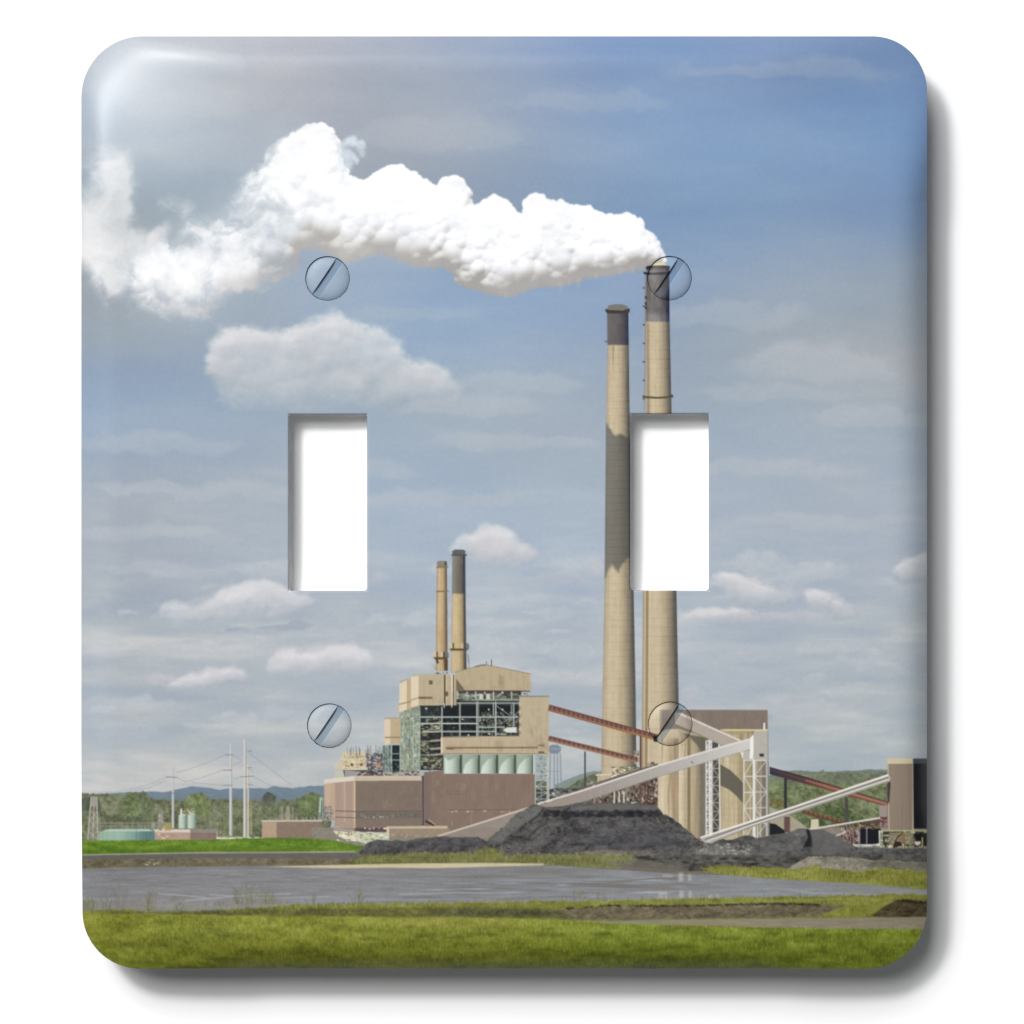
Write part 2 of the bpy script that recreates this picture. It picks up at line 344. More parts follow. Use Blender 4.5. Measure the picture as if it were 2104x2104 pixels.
    dim = np.clip(fbm(X, Y, 55, 34, 88, 5, .6)*1.3+.05, 0, 1)*A*.26; lay(win, dim, '#b6bac6')
    # the curl at the top
    for x, y, r, a in [(722, 292, 15, .75), (738, 300, 13, .55), (745, 315, 9, .4), (712, 318, 13, .6), (728, 326, 11, .65), (715, 345, 13, .45), (705, 300, 12, .5), (745, 292, 8, .5), (708, 335, 16, .45)]:
        w = (slice(int((y-40-PY0)*SC), int((y+40-PY0)*SC)), slice(int((x-40-PX0)*SC), int((x+40-PX0)*SC)))
        xx = GX[w]+fbm(GX[w], GY[w], 16, None, 3, 3)*8; yy = GY[w]+fbm(GX[w], GY[w], 16, None, 4, 3)*8
        lay(w, sstep(1.25, .35, np.hypot(xx-x, yy-y)/r)*a, '#e6ebf5')
    w = (slice(int((285-PY0)*SC), int((325-PY0)*SC)), slice(int((705-PX0)*SC), int((755-PX0)*SC)))
    lay(w, np.exp(-((GX[w]-729)/5)**2-((GY[w]-303)/5)**2)*.5, '#a5adbf')
    # shaded underside: ragged warm grey
    U = ip(600, 490, 680, 480, 760, 490, 840, 505, 900, 520, 900, 545, 859, 545, 813, 530, 775, 514, 736, 531, 706, 535, 680, 515, 640, 508)
    poly(U, lambda a, b: tx('#d2cfcb', .05, 26, seed=4)(a, b), .30, soft=11)
    poly(ip(706, 537, 736, 531, 775, 514, 760, 505, 690, 515), tx('#c8c4c0', .06, 12, seed=4), .55, soft=6)
    poly(ip(990, 575, 1060, 560, 1120, 560, 1160, 555, 1230, 552, 1300, 545, 1300, 553, 1234, 567, 1196, 570, 1154, 588, 1119, 585, 1062, 600, 1039, 610, 1004, 600), tx('#b9b5b1', .06, 15, seed=8), .22, soft=5)
    for x, y, h in [(1152, 585, 20), (1170, 575, 10), (1188, 577, 17), (1225, 566, 9), (1275, 556, 12), (1300, 552, 8), (822, 533, 9), (800, 527, 7), (850, 543, 7), (1040, 606, 9), (412, 648, 12), (880, 545, 6)]:
        poly([(x-5, y-6), (x+5, y-6), (x+2, y+h*.5), (x-1, y+h)], '#b4b1af', .6, soft=1.5)

GRD = dict(sleaf=('#5c7546', '#74905a'))
def foliage(pts, dark, mid, lite, seed=1, s=9, rough=3, gy=None, low=None):
    def dull(c): c = hexc(c); g = c.mean(); return (g+(c-g)*.72)*.90
    d, m_, l = dull(dark), dull(mid), dull(lite)
    def f(X, Y):
        n = fbm(X, Y, s*1.0, s*.9, seed, 5, .75)*1.25+fbm(X, Y, s*4, s*2.6, seed+9, 3)*.7
        t = np.clip(.5+n*.75, 0, 1)
        c = ramp(t, [(0, d), (.5, m_), (1, l)])
        if low is not None:
            k = (sstep(gy[0], gy[1], Y)*.8)[..., None]; c = c*(1-k)+hexc(low)*k*(.85+.3*t[..., None])
        return c
    poly(pts, f, rough=rough, seed=seed, rs=5)

def paint_land():
    A = frame(160, 1500, 3.864)
    rr = np.random.RandomState(3)
    # haze-blue hills and nearer woods
    poly(A(0, 520, 150, 505, 280, 500, 420, 490, 600, 488, 700, 492, 800, 470, 900, 445, 1000, 455, 1130, 475, 1200, 465, 1300, 462, 1400, 460, 1500, 462, 1560, 445, 1700, 460, 1850, 445, 1960, 440, 1960, 620, 0, 620),
         tx('#72859a', .02, 14, 5, 4, '#6f7f86', (1625, 1650)), rough=.8, rs=7)
    H = frame(1200, 1560, 1)
    poly(ip(1140, 1612, 1165, 1602, 1190, 1592, 1215, 1585, 1240, 1583, 1240, 1660, 1140, 1660), tx('#83958e', .04, 8, 5, 4), rough=1)
    poly(ip(1575, 1596, 1600, 1584, 1640, 1583, 1690, 1586, 1740, 1584, 1790, 1581, 1850, 1583, 1850, 1680, 1575, 1680), tx('#6f8478', .04, 10, 5, 14), rough=1.2)
    foliage(ip(1575, 1604, 1620, 1590, 1680, 1588, 1690, 1582, 1700, 1588, 1760, 1588, 1800, 1586, 1850, 1590, 1850, 1760, 1575, 1760), '#60785a', '#7a9168', '#93a67c', 4, 7, 2, (1600, 1625), '#79965a')
    foliage(ip(1575, 1625, 1620, 1615, 1700, 1622, 1780, 1612, 1850, 1610, 1850, 1760, 1575, 1760), '#566f3f', '#7b9657', '#9ab172', 14, 6, 2)
    foliage(ip(1660, 1690, 1700, 1655, 1740, 1662, 1790, 1690, 1790, 1745, 1660, 1745), '#3a5a2a', '#567c3c', '#84a35a', 15, 6, 3)
    foliage(ip(1200, 1596, 1225, 1588, 1245, 1590, 1245, 1650, 1160, 1650, 1165, 1620), '#4e6a51', '#6b8764', '#8a9f7c', 24, 5, 2)
    foliage(ip(150, 1632, 170, 1628, 240, 1632, 262, 1630, 272, 1628, 296, 1630, 310, 1640, 350, 1645, 380, 1645, 420, 1640, 460, 1643, 520, 1646, 560, 1648, 600, 1643, 640, 1638, 680, 1632, 680, 1735, 150, 1735),
            '#50653f', '#738a58', '#93a576', 6, 8, 3.5, (1690, 1725), '#6a7a55')
    for x, y, r, c in [(275, 1655, 28, ('#4c6a38', '#6f8f4c', '#8fab66')), (290, 1640, 14, ('#4a6638', '#698948', '#88a560')), (552, 1642, 16, ('#4b6048', '#5f7559', '#7b8f6c')), (185, 1655, 22, ('#3f5740', '#587052', '#728a64')),
                       (405, 1655, 30, ('#5a7a3c', '#789a50', '#9cb870')), (640, 1650, 26, ('#56743c', '#75964e', '#95b06a')), (515, 1660, 22, ('#587148', '#7a9160', '#9aac80'))]:
        q = [(x+r*math.cos(t)*(1+rr.uniform(-.15, .15)), y+r*.9*math.sin(t)*(1+rr.uniform(-.15, .15))) for t in np.linspace(0, 6.28, 16)[:-1]]
        foliage(q, *c, seed=int(x), s=6, rough=2)
    # bare pale stems in the woods
    for i in range(170):
        x = rr.uniform(170, 680); y = rr.uniform(1655, 1690); line([(x, y), (x+rr.uniform(-3, 3), y+rr.uniform(10, 32))], .8, rr.choice(['#8f937a', '#a1a086', '#5d6a4a', '#485a3a']), .45)
    # switchyard frames
    for y, a in [(1691, .8), (1697, .6)]: line([(200, y), (355, y)], 1.6, '#93988c', a)
    for x in range(206, 356, 11): line([(x, 1688), (x+.5, 1706)], 1.4, '#8b8f86', .8)
    # poles
    def pole(P, x, y0, y1, w, c='#c9c8c4', dk='#92928f'):
        x, y0 = P(x, y0)[0]; y1 = P(0, y1)[0][1]; w = w/3.864
        poly([(x-w*.36, y0), (x+w*.36, y0), (x+w*.5, y1), (x-w*.5, y1)], c)
        poly([(x+w*.12, y0), (x+w*.36, y0), (x+w*.5, y1), (x+w*.15, y1)], dk, .7)
    pole(A, 755, 290, 780, 19); pole(A, 516, 480, 780, 12, '#6d7873', '#5b6663'); pole(A, 1214, 110, 840, 25); pole(A, 1326, 75, 850, 26, '#cfccc2', '#8d8b85'); pole(A, 1352, 265, 855, 17, '#d2cdb9', '#96917f')
    pole(A, 1376, 570, 830, 11, '#b7a97c', '#94875c')
    for p in [(700, 372, 790, 376), (715, 500, 775, 502), (1165, 198, 1230, 196), (1150, 320, 1228, 318), (1150, 440, 1228, 438), (1340, 168, 1385, 166), (1345, 300, 1382, 298), (1290, 372, 1400, 366), (1350, 432, 1385, 438)]:
        line(A(*p), 1.6, '#7b7d80', .9)
    for p in [(1165, 198, 1060, 245, 900, 305, 780, 340), (1150, 320, 960, 385, 850, 410, 780, 376), (1150, 440, 1050, 430, 900, 415), (715, 372, 600, 420, 480, 455), (700, 400, 560, 460, 420, 480), (1300, 250, 1232, 280), (1290, 372, 1232, 392),
              (1352, 180, 1400, 215, 1540, 320, 1700, 440), (1352, 300, 1400, 340), (1390, 366, 1500, 430, 1580, 452), (1385, 438, 1450, 462), (1230, 200, 1300, 240), (130, 495, 300, 490, 480, 455)]:
        line(A(*p), .8, '#85898e', .75)
    # lattice mast far left
    M = A(105, 530, 150, 530, 158, 870, 75, 870)
    poly(M, '#7e7a70', .5)
    for p, w in [((105, 530, 78, 870), 2.2), ((150, 530, 158, 870), 2.2), ((128, 600, 118, 870), 1.6), ((100, 640, 156, 700), 1.2), ((95, 720, 156, 640), 1.2), ((92, 720, 158, 790), 1.2), ((85, 800, 156, 720), 1.2), ((80, 800, 158, 870), 1.2), ((78, 870, 156, 800), 1.2)]:
        line(A(*p), w, '#b6aea2')
    poly(A(103, 528, 152, 528, 150, 606, 102, 606), '#9c948c')
    poly(A(640, 650, 665, 628, 680, 650, 690, 785, 636, 785), '#9a9b8e', .6); clutter(324, 1668, 340, 1702, ['#b8a99a', '#8f948a', '#c7b8a4'], 26, 1, 3, 2, 6, 4)
    for x in (592, 606): line(A(x, 740, x-6, 785), 2, '#aaa89d')
    # pale blue-green tanks
    for x0, x1, y0 in [(798, 860, 680), (868, 935, 672)]:
        p = A(x0, y0, x1, y0, x1, 782, x0, 782); a, b = p[0][0], p[1][0]
        tower([(p[0][1], a, b), (p[2][1], a, b)], [(0, '#9fb8a6'), (.3, '#c3d6c6'), (.65, '#a5c0b0'), (1, '#6f8a80')])
        poly(A(x0, y0+2, x0+14, y0-14, x1-14, y0-14, x1, y0+2), '#b3c4b4')
    poly(A(813, 625, 828, 625, 828, 690, 813, 690), '#cfd3c3'); clutter(376, 1660, 400, 1673, ['#a98f62', '#c7b48a', '#7d745a', '#b7c0ac'], 24, 2, 5, 1, 4, 5)
    # low buildings
    poly(A(602, 792, 890, 788, 1110, 788, 1110, 868, 602, 872), tx('#b59a88', .03, 5))
    poly(A(892, 812, 1100, 812, 1100, 868, 892, 868), tx('#8a7468', .03, 5)); poly(A(892, 786, 1105, 786, 1105, 812, 892, 812), '#8f8880')
    poly(A(602, 788, 892, 788, 892, 812, 602, 812), '#dccabd'); clutter(322, 1702, 362, 1724, ['#c39a5c', '#d8b884', '#b98f7c', '#a98474', '#e0cfb4'], 30, 3, 9, 1, 3, 9)
    poly(A(690, 740, 740, 740, 740, 800, 690, 800), '#b49c52', .8)
    p = A(168, 808, 250, 788, 560, 788, 610, 800, 610, 874, 165, 878)
    poly(p, lambda X, Y: ramp((X-203)/115, [(0, '#8fb09a'), (.35, '#94bba6'), (.6, '#7fa89b'), (.8, '#5c8583'), (1, '#5a7f86')])+(fbm(X, Y, 2.2, 30, 4, 2)*.03)[..., None])
    poly(A(200, 800, 250, 786, 560, 786, 605, 798, 560, 804, 240, 806), '#a9c8b5'); line(A(460, 740, 466, 870), 1, '#5d7d74')
    poly(A(1100, 850, 1470, 850, 1470, 864, 1100, 866), '#d9d6c6'); clutter(448, 1705, 475, 1722, ['#9c9484', '#b4ac9c', '#7f7a68'], 16, 2, 6, 1, 4, 12)
    clutter(515, 1712, 538, 1722, ['#4b4a46', '#6a675c'], 10, 2, 8, 1, 4, 13)
    # brown shed
    poly(A(1462, 724, 1578, 724, 1578, 855, 1462, 855), tx('#b69a7e', .03, 5)); poly(A(1578, 728, 1935, 722, 1935, 855, 1578, 855), tx('#8d7766', .03, 4))
    poly(A(1458, 716, 1940, 712, 1940, 726, 1458, 730), '#c6b9a8')
    for x, w in [(1622, 16), (1668, 36), (1705, 12)]:
        poly(A(x-w*.35, 608, x+w*.35, 608, x+w*.6, 718, x-w*.6, 718), '#b3a892', .75)
        line(A(x-w*.5, 715, x+w*.3, 640), .9, '#877b66'); line(A(x+w*.5, 715, x-w*.3, 640), .9, '#877b66')
    for x in (1735, 1790, 1815, 1850, 1880): line(A(x, 690, x, 716), 1.6, '#b4ab98')

def paint_chimneys():
    prof = [(0, '#aa9a7e'), (.06, '#bba98a'), (.2, '#cbb998'), (.45, '#c9b794'), (.65, '#b3a282'), (.82, '#8b7f6b'), (.93, '#625c52'), (1, '#55544f')]
    # water tower behind the boiler house
    poly(ip(1128, 1534, 1134, 1530, 1146, 1530, 1153, 1536, 1153, 1542, 1147, 1548, 1134, 1549, 1128, 1545), '#818c9b'); line([(1129, 1539), (1153, 1539)], 1.2, '#a9b2bc')
    for x in (1131, 1139, 1145, 1151): line([(x, 1547), (x+(x-1140)*.25, 1622)], 2.0, '#7f8b98')
    line([(1130, 1585), (1153, 1585)], 1, '#8c97a1')
    # left tall chimney
    def ex(X, Y, u, c):
        jag = fbm(X, Y, 9, 9, 8, 3)*6
        top = np.interp(X, [1242, 1252, 1262, 1275, 1290, 1300], [866, 880, 893, 890, 899, 902])+jag
        bot = np.interp(X, [1240, 1250, 1258, 1270, 1285, 1300], [1192, 1172, 1160, 1175, 1150, 1140])+jag
        m = (sstep(-4, 5, Y-top)*sstep(-9, 9, bot-Y)*.9)[..., None]
        d = ramp(u, [(0, '#6f6e6b'), (.15, '#77736c'), (.5, '#6d6a62'), (.8, '#5a5851'), (1, '#3f403c')])+(fbm(X, Y, 20, 60, 9, 3)*.02)[..., None]
        c = c*(1-m)+d*m
        b = (sstep(711, 707, Y))[..., None]
        d = ramp(u, [(0, '#6d6868'), (.5, '#66605f'), (.8, '#4d4850'), (1, '#2c2c48')])+(fbm(X, Y, 14, 14, 19, 3)*.03)[..., None]
        c = c*(1-b)+d*b
        s = (sstep(708, 712, Y)*sstep(790, 720, Y)*np.clip(fbm(X, Y, 4, 120, 29, 2)*1.6+.1, 0, 1)*.7)[..., None]   # rust runs
        c = c*(1-s)+hexc('#8f7b56')*s
        r = (np.abs(((Y-712) % 15)-7) < .8)*(Y > 712)*.035
        return c-r[..., None]
    tower([(638, 1247, 1291), (711, 1248, 1292), (880, 1245, 1294), (1216, 1242, 1302), (1420, 1238, 1306), (1600, 1235, 1308)], prof, 3, ex)
    poly(ip(1246, 638, 1250, 628, 1262, 625, 1278, 625, 1289, 629, 1292, 638), '#75796f')
    poly(ip(1244, 634, 1250, 637, 1280, 638, 1294, 633, 1294, 640, 1291, 644, 1248, 644, 1244, 640), '#3d3834')
    rect(1243, 700, 1248, 703, '#5a6572')
    # right tall chimney
    def ex2(X, Y, u, c):
        b = (sstep(663, 659, Y))[..., None]
        d = ramp(u, [(0, '#5f5957'), (.25, '#7a7572'), (.55, '#706b6a'), (.82, '#4c484f'), (.95, '#23223c'), (1, '#23223c')])+(fbm(X, Y, 5, 12, 19, 3)*.06)[..., None]
        lt = (sstep(638, 652, Y))[..., None]*.09
        c = c*(1-b)+(d+lt)*b
        s = (np.exp(-((u-.09)/.045)**2)*(Y > 663)*.6)[..., None]; c = c*(1-s)+hexc('#8d7448')*s
        r = (np.abs(((Y-712) % 19)-7) < .8)*(Y > 663)*.032
        return c-r[..., None]
    tower([(548, 1328, 1375), (661, 1327, 1376), (850, 1328, 1380), (1216, 1323, 1390), (1420, 1322, 1394), (1600, 1318, 1398)], prof, 5, ex2)
    poly(ip(1340, 543, 1344, 538, 1364, 538, 1368, 543, 1372, 547, 1336, 547), '#c9c08e')
    poly(ip(1326, 546, 1336, 546, 1350, 545, 1366, 545, 1377, 547, 1376, 552, 1370, 556, 1333, 556, 1327, 552), '#2d2022')
    poly(ip(1332, 552, 1368, 552, 1368, 558, 1332, 558), '#6b6468', .8)
    poly(ip(1322, 558, 1329, 560, 1370, 559, 1378, 558, 1377, 563, 1371, 564, 1330, 565, 1323, 563), '#1e1c2c')
    line([(1326, 565), (1325, 700), (1323, 846)], 1.8, '#8a7c72'); line([(1323.5, 663), (1322, 846)], 1, '#b8b3ae')
    for y in range(590, 850, 38): rect(1320.5, y, 1325, y+3, '#4f4d52')
    for y in (611, 624, 632): rect(1325, y-3, 1329, y+3, '#3b3536')
    poly(ip(1320, 812, 1330, 814, 1350, 815.5, 1370, 814, 1383, 811, 1383, 816, 1372, 818.5, 1350, 819.5, 1330, 818.5, 1320, 817), '#5b5634')
    poly(ip(1376, 811, 1383, 811, 1383, 817, 1376, 817), '#4a4a50')
    # pipe runs down the lower half
    for a, b, w, c in [(1322, 1319.5, 2.2, '#a5926e'), (1325.5, 1323, 1.2, '#e0d5bb'), (1331, 1328.5, 2.4, '#9a7f4c'), (1335, 1332, 1.0, '#ddceb0')]:
        line([(a, 1210), (b, 1600)], w, c)
    # the two small chimneys on the boiler house
    G = frame(870, 1110, 6.66)
    def rust(X, Y, u, c):
        t = (np.clip(fbm(X, Y, 3.2, 50, 51, 3)*1.4, 0, 1)*.5)[..., None]
        return c*(1-t)+hexc('#b48a52')*t
    tower([(G(0, 290)[0][1], 898, 918), (G(0, 960)[0][1], 896.5, 919), (G(0, 1790)[0][1], 896, 919.5)], [(0, '#a08a66'), (.2, '#cfb58a'), (.5, '#c8ad80'), (.75, '#a08660'), (1, '#4e463c')], 6, rust)
    poly(G(188, 292, 210, 282, 305, 282, 322, 292, 322, 340, 300, 358, 200, 358, 188, 340), '#8d8274'); poly(G(285, 290, 322, 295, 322, 345, 290, 355), '#4b4650', .8)
    poly(G(178, 358, 340, 355, 345, 375, 178, 380), '#857248'); poly(G(175, 690, 345, 685, 345, 705, 175, 712), '#857248')
    def soot(X, Y, u, c):
        t = (sstep(1222, 1218, Y)*.93)[..., None]
        d = ramp(u, [(0, '#85827c'), (.3, '#7a756c'), (.7, '#5c5852'), (1, '#2e2c3c')])+(fbm(X, Y, 3, 40, 31, 3)*.05)[..., None]
        return c*(1-t)+d*t
    tower([(G(0, 140)[0][1], 929, 956), (G(0, 700)[0][1], 928.5, 956.5), (G(0, 1790)[0][1], 926, 958.5)], [(0, '#b89c78'), (.15, '#d0b88e'), (.5, '#c9b180'), (.75, '#a59068'), (.9, '#4f4a48'), (1, '#3f3d42')], 7, soot)
    poly(G(400, 150, 430, 128, 545, 128, 572, 150, 572, 195, 400, 195), '#5f6168'); poly(G(380, 195, 592, 192, 595, 212, 380, 214), '#4b4e56')
    for x in (415, 450, 490, 530, 560): line(G(x, 214, x, 330), 1.1, '#8d8b86' if x != 560 else '#3a3848', .7)
    for (x0, x1, y0) in ((128, 345, 1520), (348, 625, 1400)):
        poly(G(x0, y0, x0+50, y0, x0+50, y0+100, x0, y0+85), '#cdbfa0'); poly(G(x0+48, y0+5, x0+72, y0+5, x0+72, y0+95, x0+48, y0+95), '#6e5c3a')
        poly(G(x1-75, y0+5, x1-48, y0+5, x1-48, y0+98, x1-75, y0+98), '#54452f'); poly(G(x1-48, y0, x1, y0+20, x1, y0+90, x1-48, y0+98), '#6e7378')
        poly(G(x0+6, y0+80, x1-10, y0+80, x1-30, y0+112, x0+30, y0+112), '#5e4d30'); poly(G(x1-110, y0+10, x1-80, y0+10, x1-80, y0+80, x1-110, y0+80), '#d9cdb0', .7)
    poly(G(165, 1630, 200, 1630, 215, 1680, 180, 1690), '#5b482c'); poly(G(280, 1630, 335, 1630, 335, 1780, 285, 1780), '#55432f', .9); clutter(888, 1365, 900, 1374, ['#6d6c66', '#a79a80'], 8, 2, 4, 2, 4, 31)
    line(G(608, 1560, 620, 1690), 1.6, '#6f7478'); line(G(575, 1500, 590, 1780), 1.4, '#5a5450')

def truss(P, x0, x1, y0, y1, n, c, w=1.6):
    """bays of crossed bracing between two posts, in frame units"""
    h = (y1-y0)/n
    for i in range(n):
        a = y0+i*h; line(P(x0, a, x1, a), w, c); line(P(x0, a, x1, a+h) if i % 2 else P(x1, a, x0, a+h), w*.8, c)
    line(P(x0, y0, x0, y1), w*1.3, c); line(P(x1, y0, x1, y1), w*1.3, c)

def paint_plant():
    rect(640, 1700, 1925, 1765, tx('#8a8474', .05, 6)); rect(1120, 1655, 1330, 1710, tx('#5f5a50', .05, 5)); clutter(1120, 1618, 1200, 1660, ['#4a4650', '#5d5a58', '#3c3a3c', '#5f6a54'], 150, 3, 9, 2, 6, 40, .9)
    A = frame(780, 1340, 5.367); B = frame(650, 1500, 6.9); C = frame(880, 1560, 5.367)
    dk = '#27312f'; beam = '#aab9b1'; tan = '#beac8c'
    # open steel structure first (dark inside)
    poly(A(440, 580, 1560, 420, 1560, 940, 700, 940, 700, 1300, 440, 1300), tx(dk, .03, 5))
    poly(A(220, 620, 450, 600, 450, 1320, 220, 1320), tx('#7f917f', .07, 4, 9, 3))
    rr = np.random.RandomState(5)
    clutter(822, 1458, 863, 1585, ['#93ab9a', '#a9bda9', '#6b7c66', '#8c9a72', '#b4b48c', '#55685a', '#c4d2c4'], 330, 1, 5, 2, 9, 11, .8, .15)
    for x in (232, 262, 300, 345, 372, 405, 440): line(A(x, 640, x, 1310), 1.5, rr.choice(['#a9bfb0', '#94ab9e', '#8aa092']), .85)
    for y in range(690, 1310, 62): line(A(225, y+12, 448, y-10), 1.3, '#a3b5a4', .7)
    # louvred landings
    clutter(864, 1475, 908, 1580, ['#a8a778', '#bdb98c', '#55604a', '#8a9070', '#20261f', '#c9c59c'], 300, 2, 9, 1, 3.5, 12, .85)
    poly(A(535, 880, 690, 880, 690, 1180, 545, 1180), '#1a1d1e', .75)
    for y in (970, 1060, 1125): poly(A(560, y, 690, y-12, 690, y+8, 560, y+20), '#a9a79a', .9)
    for y in (790, 880, 980, 1060, 1130, 1200): line(A(450, y+6, 690, y-6), 1.8, '#a8aca0', .9)
    clutter(878, 1550, 910, 1584, ['#7e8a62', '#2a2c2a', '#9a9a7c', '#3f4838', '#7f8478'], 60, 1, 5, 1, 5, 13, .8)
    poly(A(450, 620, 690, 620, 690, 690, 450, 690), dk, .7)
    clutter(866, 1452, 905, 1480, ['#5a6668', '#39424a', '#7f8c88', '#20242c'], 40, 1, 4, 2, 8, 14, .7)
    # dark hall with greenish beams
    rect(909, 1450, 1067, 1513, tx('#171c20', .02, 6))
    clutter(983, 1462, 1064, 1510, ['#7f8a62', '#4e5a4c', '#8d957a', '#2e3a3a', '#a5aa8c', '#14181c', '#39464a', '#6f8078'], 420, 1, 5, 1, 6, 15, .8, .25)
    clutter(912, 1475, 980, 1512, ['#39464a', '#232c34', '#56605c', '#10141a', '#7d867a', '#4c5a58'], 150, 1, 4, 1, 6, 16, .6, .2)
    clutter(940, 1418, 1065, 1440, ['#6b7a66', '#7d8c74', '#8c9a84', '#4a5a50', '#57685c'], 260, 3, 12, 1.5, 4, 17, .85)
    poly(A(850, 415, 1560, 420, 1560, 455, 880, 455), '#4f3536', .9)
    for x in (1060, 1255, 1455): line(A(x, 430, x, 520), 2.4, '#c4c4b8')
    for x in (1100, 1175): poly(A(x, 460, x+40, 460, x+40, 520, x, 520), '#c8ccbe')
    line(A(1290, 500, 1360, 435), 1.8, '#b9bdb0'); clutter(1066, 1424, 1088, 1434, ['#d8d8d4', '#5a5458', '#9a9ca0'], 26, 1, 4, 1, 4, 18)
    for y, w, x0, x1 in [(525, 2, 1010, 1540), (545, 2.6, 880, 1540), (562, 2.2, 850, 1540), (715, 2.8, 450, 1530), (787, 2.8, 450, 1085), (828, 2.2, 1085, 1380), (875, 2.6, 500, 1285), (905, 1.8, 1285, 1400)]:
        line(A(x0, y, x1, y), w, '#3a4440' if y == 545 else beam)
    for x, y0, y1, w in [(688, 600, 935, 2.6), (885, 555, 935, 2.6), (1075, 545, 930, 3.2), (1092, 545, 930, 1), (1280, 545, 925, 2.6), (1478, 560, 820, 2.4), (1255, 560, 700, 2.2), (1455, 580, 690, 1.8)]:
        line(A(x, y0, x, y1), w, beam)
    for p in [(1285, 590, 1440, 700), (1480, 700, 1540, 650), (1400, 790, 1460, 720), (1340, 790, 1450, 720)]: line(A(*p), 1.5, '#98a39a')
    for x, y in [(515, 622), (1205, 632), (1355, 632), (980, 915), (1210, 900), (915, 740), (965, 447), (1160, 447), (1358, 447)]:
        poly(A(x-9, y-9, x+9, y-9, x+9, y+9, x-9, y+9), '#dcdcd4', .9)
    poly(A(1365, 860, 1400, 830, 1510, 826, 1510, 885, 1400, 888), '#cfdcd2'); clutter(1062, 1490, 1072, 1515, ['#6a5a34', '#3a2e20', '#8d8460'], 26, 1, 4, 1, 4, 19)
    # tan cladding
    lit = '#dfcdb0'
    poly(A(218, 350, 300, 305, 300, 635, 215, 665), tx(lit, .015)); poly(A(300, 300, 345, 300, 345, 640, 300, 635), tx('#c3a97f', .02))
    poly(A(200, 580, 215, 570, 215, 690, 200, 690), '#c9b794')
    poly(A(345, 275, 432, 250, 432, 588, 345, 615), tx(lit, .015)); poly(A(345, 612, 432, 586, 432, 600, 345, 628), '#9c8f74', .7)
    poly(A(432, 250, 845, 248, 845, 585, 432, 588), tx(tan, .02, 4, 60, 3))
    poly(A(365, 245, 435, 240, 700, 232, 845, 225, 845, 252, 432, 254, 365, 272), '#b9b1a0'); poly(A(220, 320, 300, 292, 345, 292, 345, 302, 300, 307, 220, 345), '#b0a890')
    poly(A(545, 312, 585, 312, 585, 355, 545, 355), '#5e5740'); line(A(545, 333, 585, 333), .8, '#a39676')
    poly(A(430, 492, 582, 492, 582, 515, 430, 515), '#6e5f34'); line(A(345, 530, 432, 500), 2, '#a08a58'); line(A(215, 575, 345, 545), 2.2, '#8f7c4e')
    for x, w, c in [(720, 3.4, '#4d4428'), (733, 2, '#d2c3a2'), (798, 2.4, '#e8e2d2'), (812, 2.2, '#6a5a2e'), (845, 1.5, '#8f7e58')]: line(A(x, 250, x, 590), w, c)
    poly(A(728, 435, 757, 435, 757, 485, 728, 485), '#6f5f38'); clutter(895, 1380, 934, 1387, ['#dcdcdc', '#8c7f68', '#6d6a70', '#c3c7cc'], 30, 1, 4, 1, 5, 20)
    for x in (712, 795): poly(A(x-7, 560, x+7, 560, x+7, 615, x-7, 615), '#c4d0cc', .8)
    poly(A(830, 222, 1130, 142, 1190, 142, 1665, 240, 1665, 425, 940, 425, 850, 425), tx('#bba986', .015, 5, 50, 4))
    poly(A(845, 290, 945, 425, 845, 425), '#75694f'); line(A(830, 222, 1130, 142, 1190, 142, 1665, 240), 1.5, '#8d8670'); line(A(1050, 162, 1110, 145, 1170, 143), 2.4, '#6a675a')
    line(A(1178, 100, 1178, 142), 1.4, '#5f6468'); line(A(1233, 80, 1233, 155), 2, '#5f6468'); line(A(980, 60, 985, 180), 1.2, '#777c80')
    poly(A(1640, 245, 1668, 250, 1660, 425, 1640, 425), '#c4b391', .6); poly(A(940, 422, 1660, 425, 1660, 436, 900, 432), '#4a3230')
    poly(A(1538, 500, 1560, 488, 1866, 488, 1866, 1128, 1700, 1128, 1700, 930, 1538, 930), tx('#bfae8d', .015, 6, 50, 5)); poly(A(1535, 480, 1868, 480, 1868, 494, 1540, 496), '#8c8570')
    for y in range(560, 930, 46): poly(A(1530, y, 1562, y, 1552, y+22, 1530, y+26), '#6e6238' if (y//46) % 2 else '#d2c8ae', .6)
    poly(A(675, 940, 1540, 925, 1560, 925, 1866, 925, 1866, 1130, 675, 1130), tx('#c1ad8e', .015, 8, 8, 6)); poly(A(675, 945, 697, 940, 697, 1118, 675, 1118), '#dcc9ac')
    line(A(675, 933, 1545, 925), 1.6, '#a29478')
    poly(A(730, 1046, 1745, 1044, 1745, 1060, 830, 1064, 790, 1078, 730, 1070), '#7e6c3e'); poly(A(1750, 1020, 1815, 1020, 1815, 1036, 1750, 1036), '#7e6c3e'); poly(A(1750, 1098, 1815, 1098, 1815, 1112, 1750, 1112), '#4e4630')
    line(A(690, 1120, 1850, 1120), 1.8, '#8f8264')
    # left annex
    poly(A(52, 735, 120, 728, 120, 1010, 52, 1025), tx('#dcc8a8', .015)); poly(A(120, 728, 232, 728, 232, 1010, 120, 1012), tx('#c0aa84', .02)); poly(A(50, 722, 232, 716, 232, 730, 52, 740), '#a9a290')
    line(A(58, 942, 120, 938, 228, 938), 2.4, '#8a7342')
    rect(786, 1532, 822, 1587, '#66797a'); poly(A(138, 1025, 222, 1025, 222, 1320, 138, 1320), '#161e22', .9)
    for x, c in [(45, '#6f8482'), (68, '#a4bab4'), (95, '#8fa8a0'), (130, '#a9c2ba'), (225, '#9db8b0')]: line(A(x, 1025, x, 1325), 2, c)
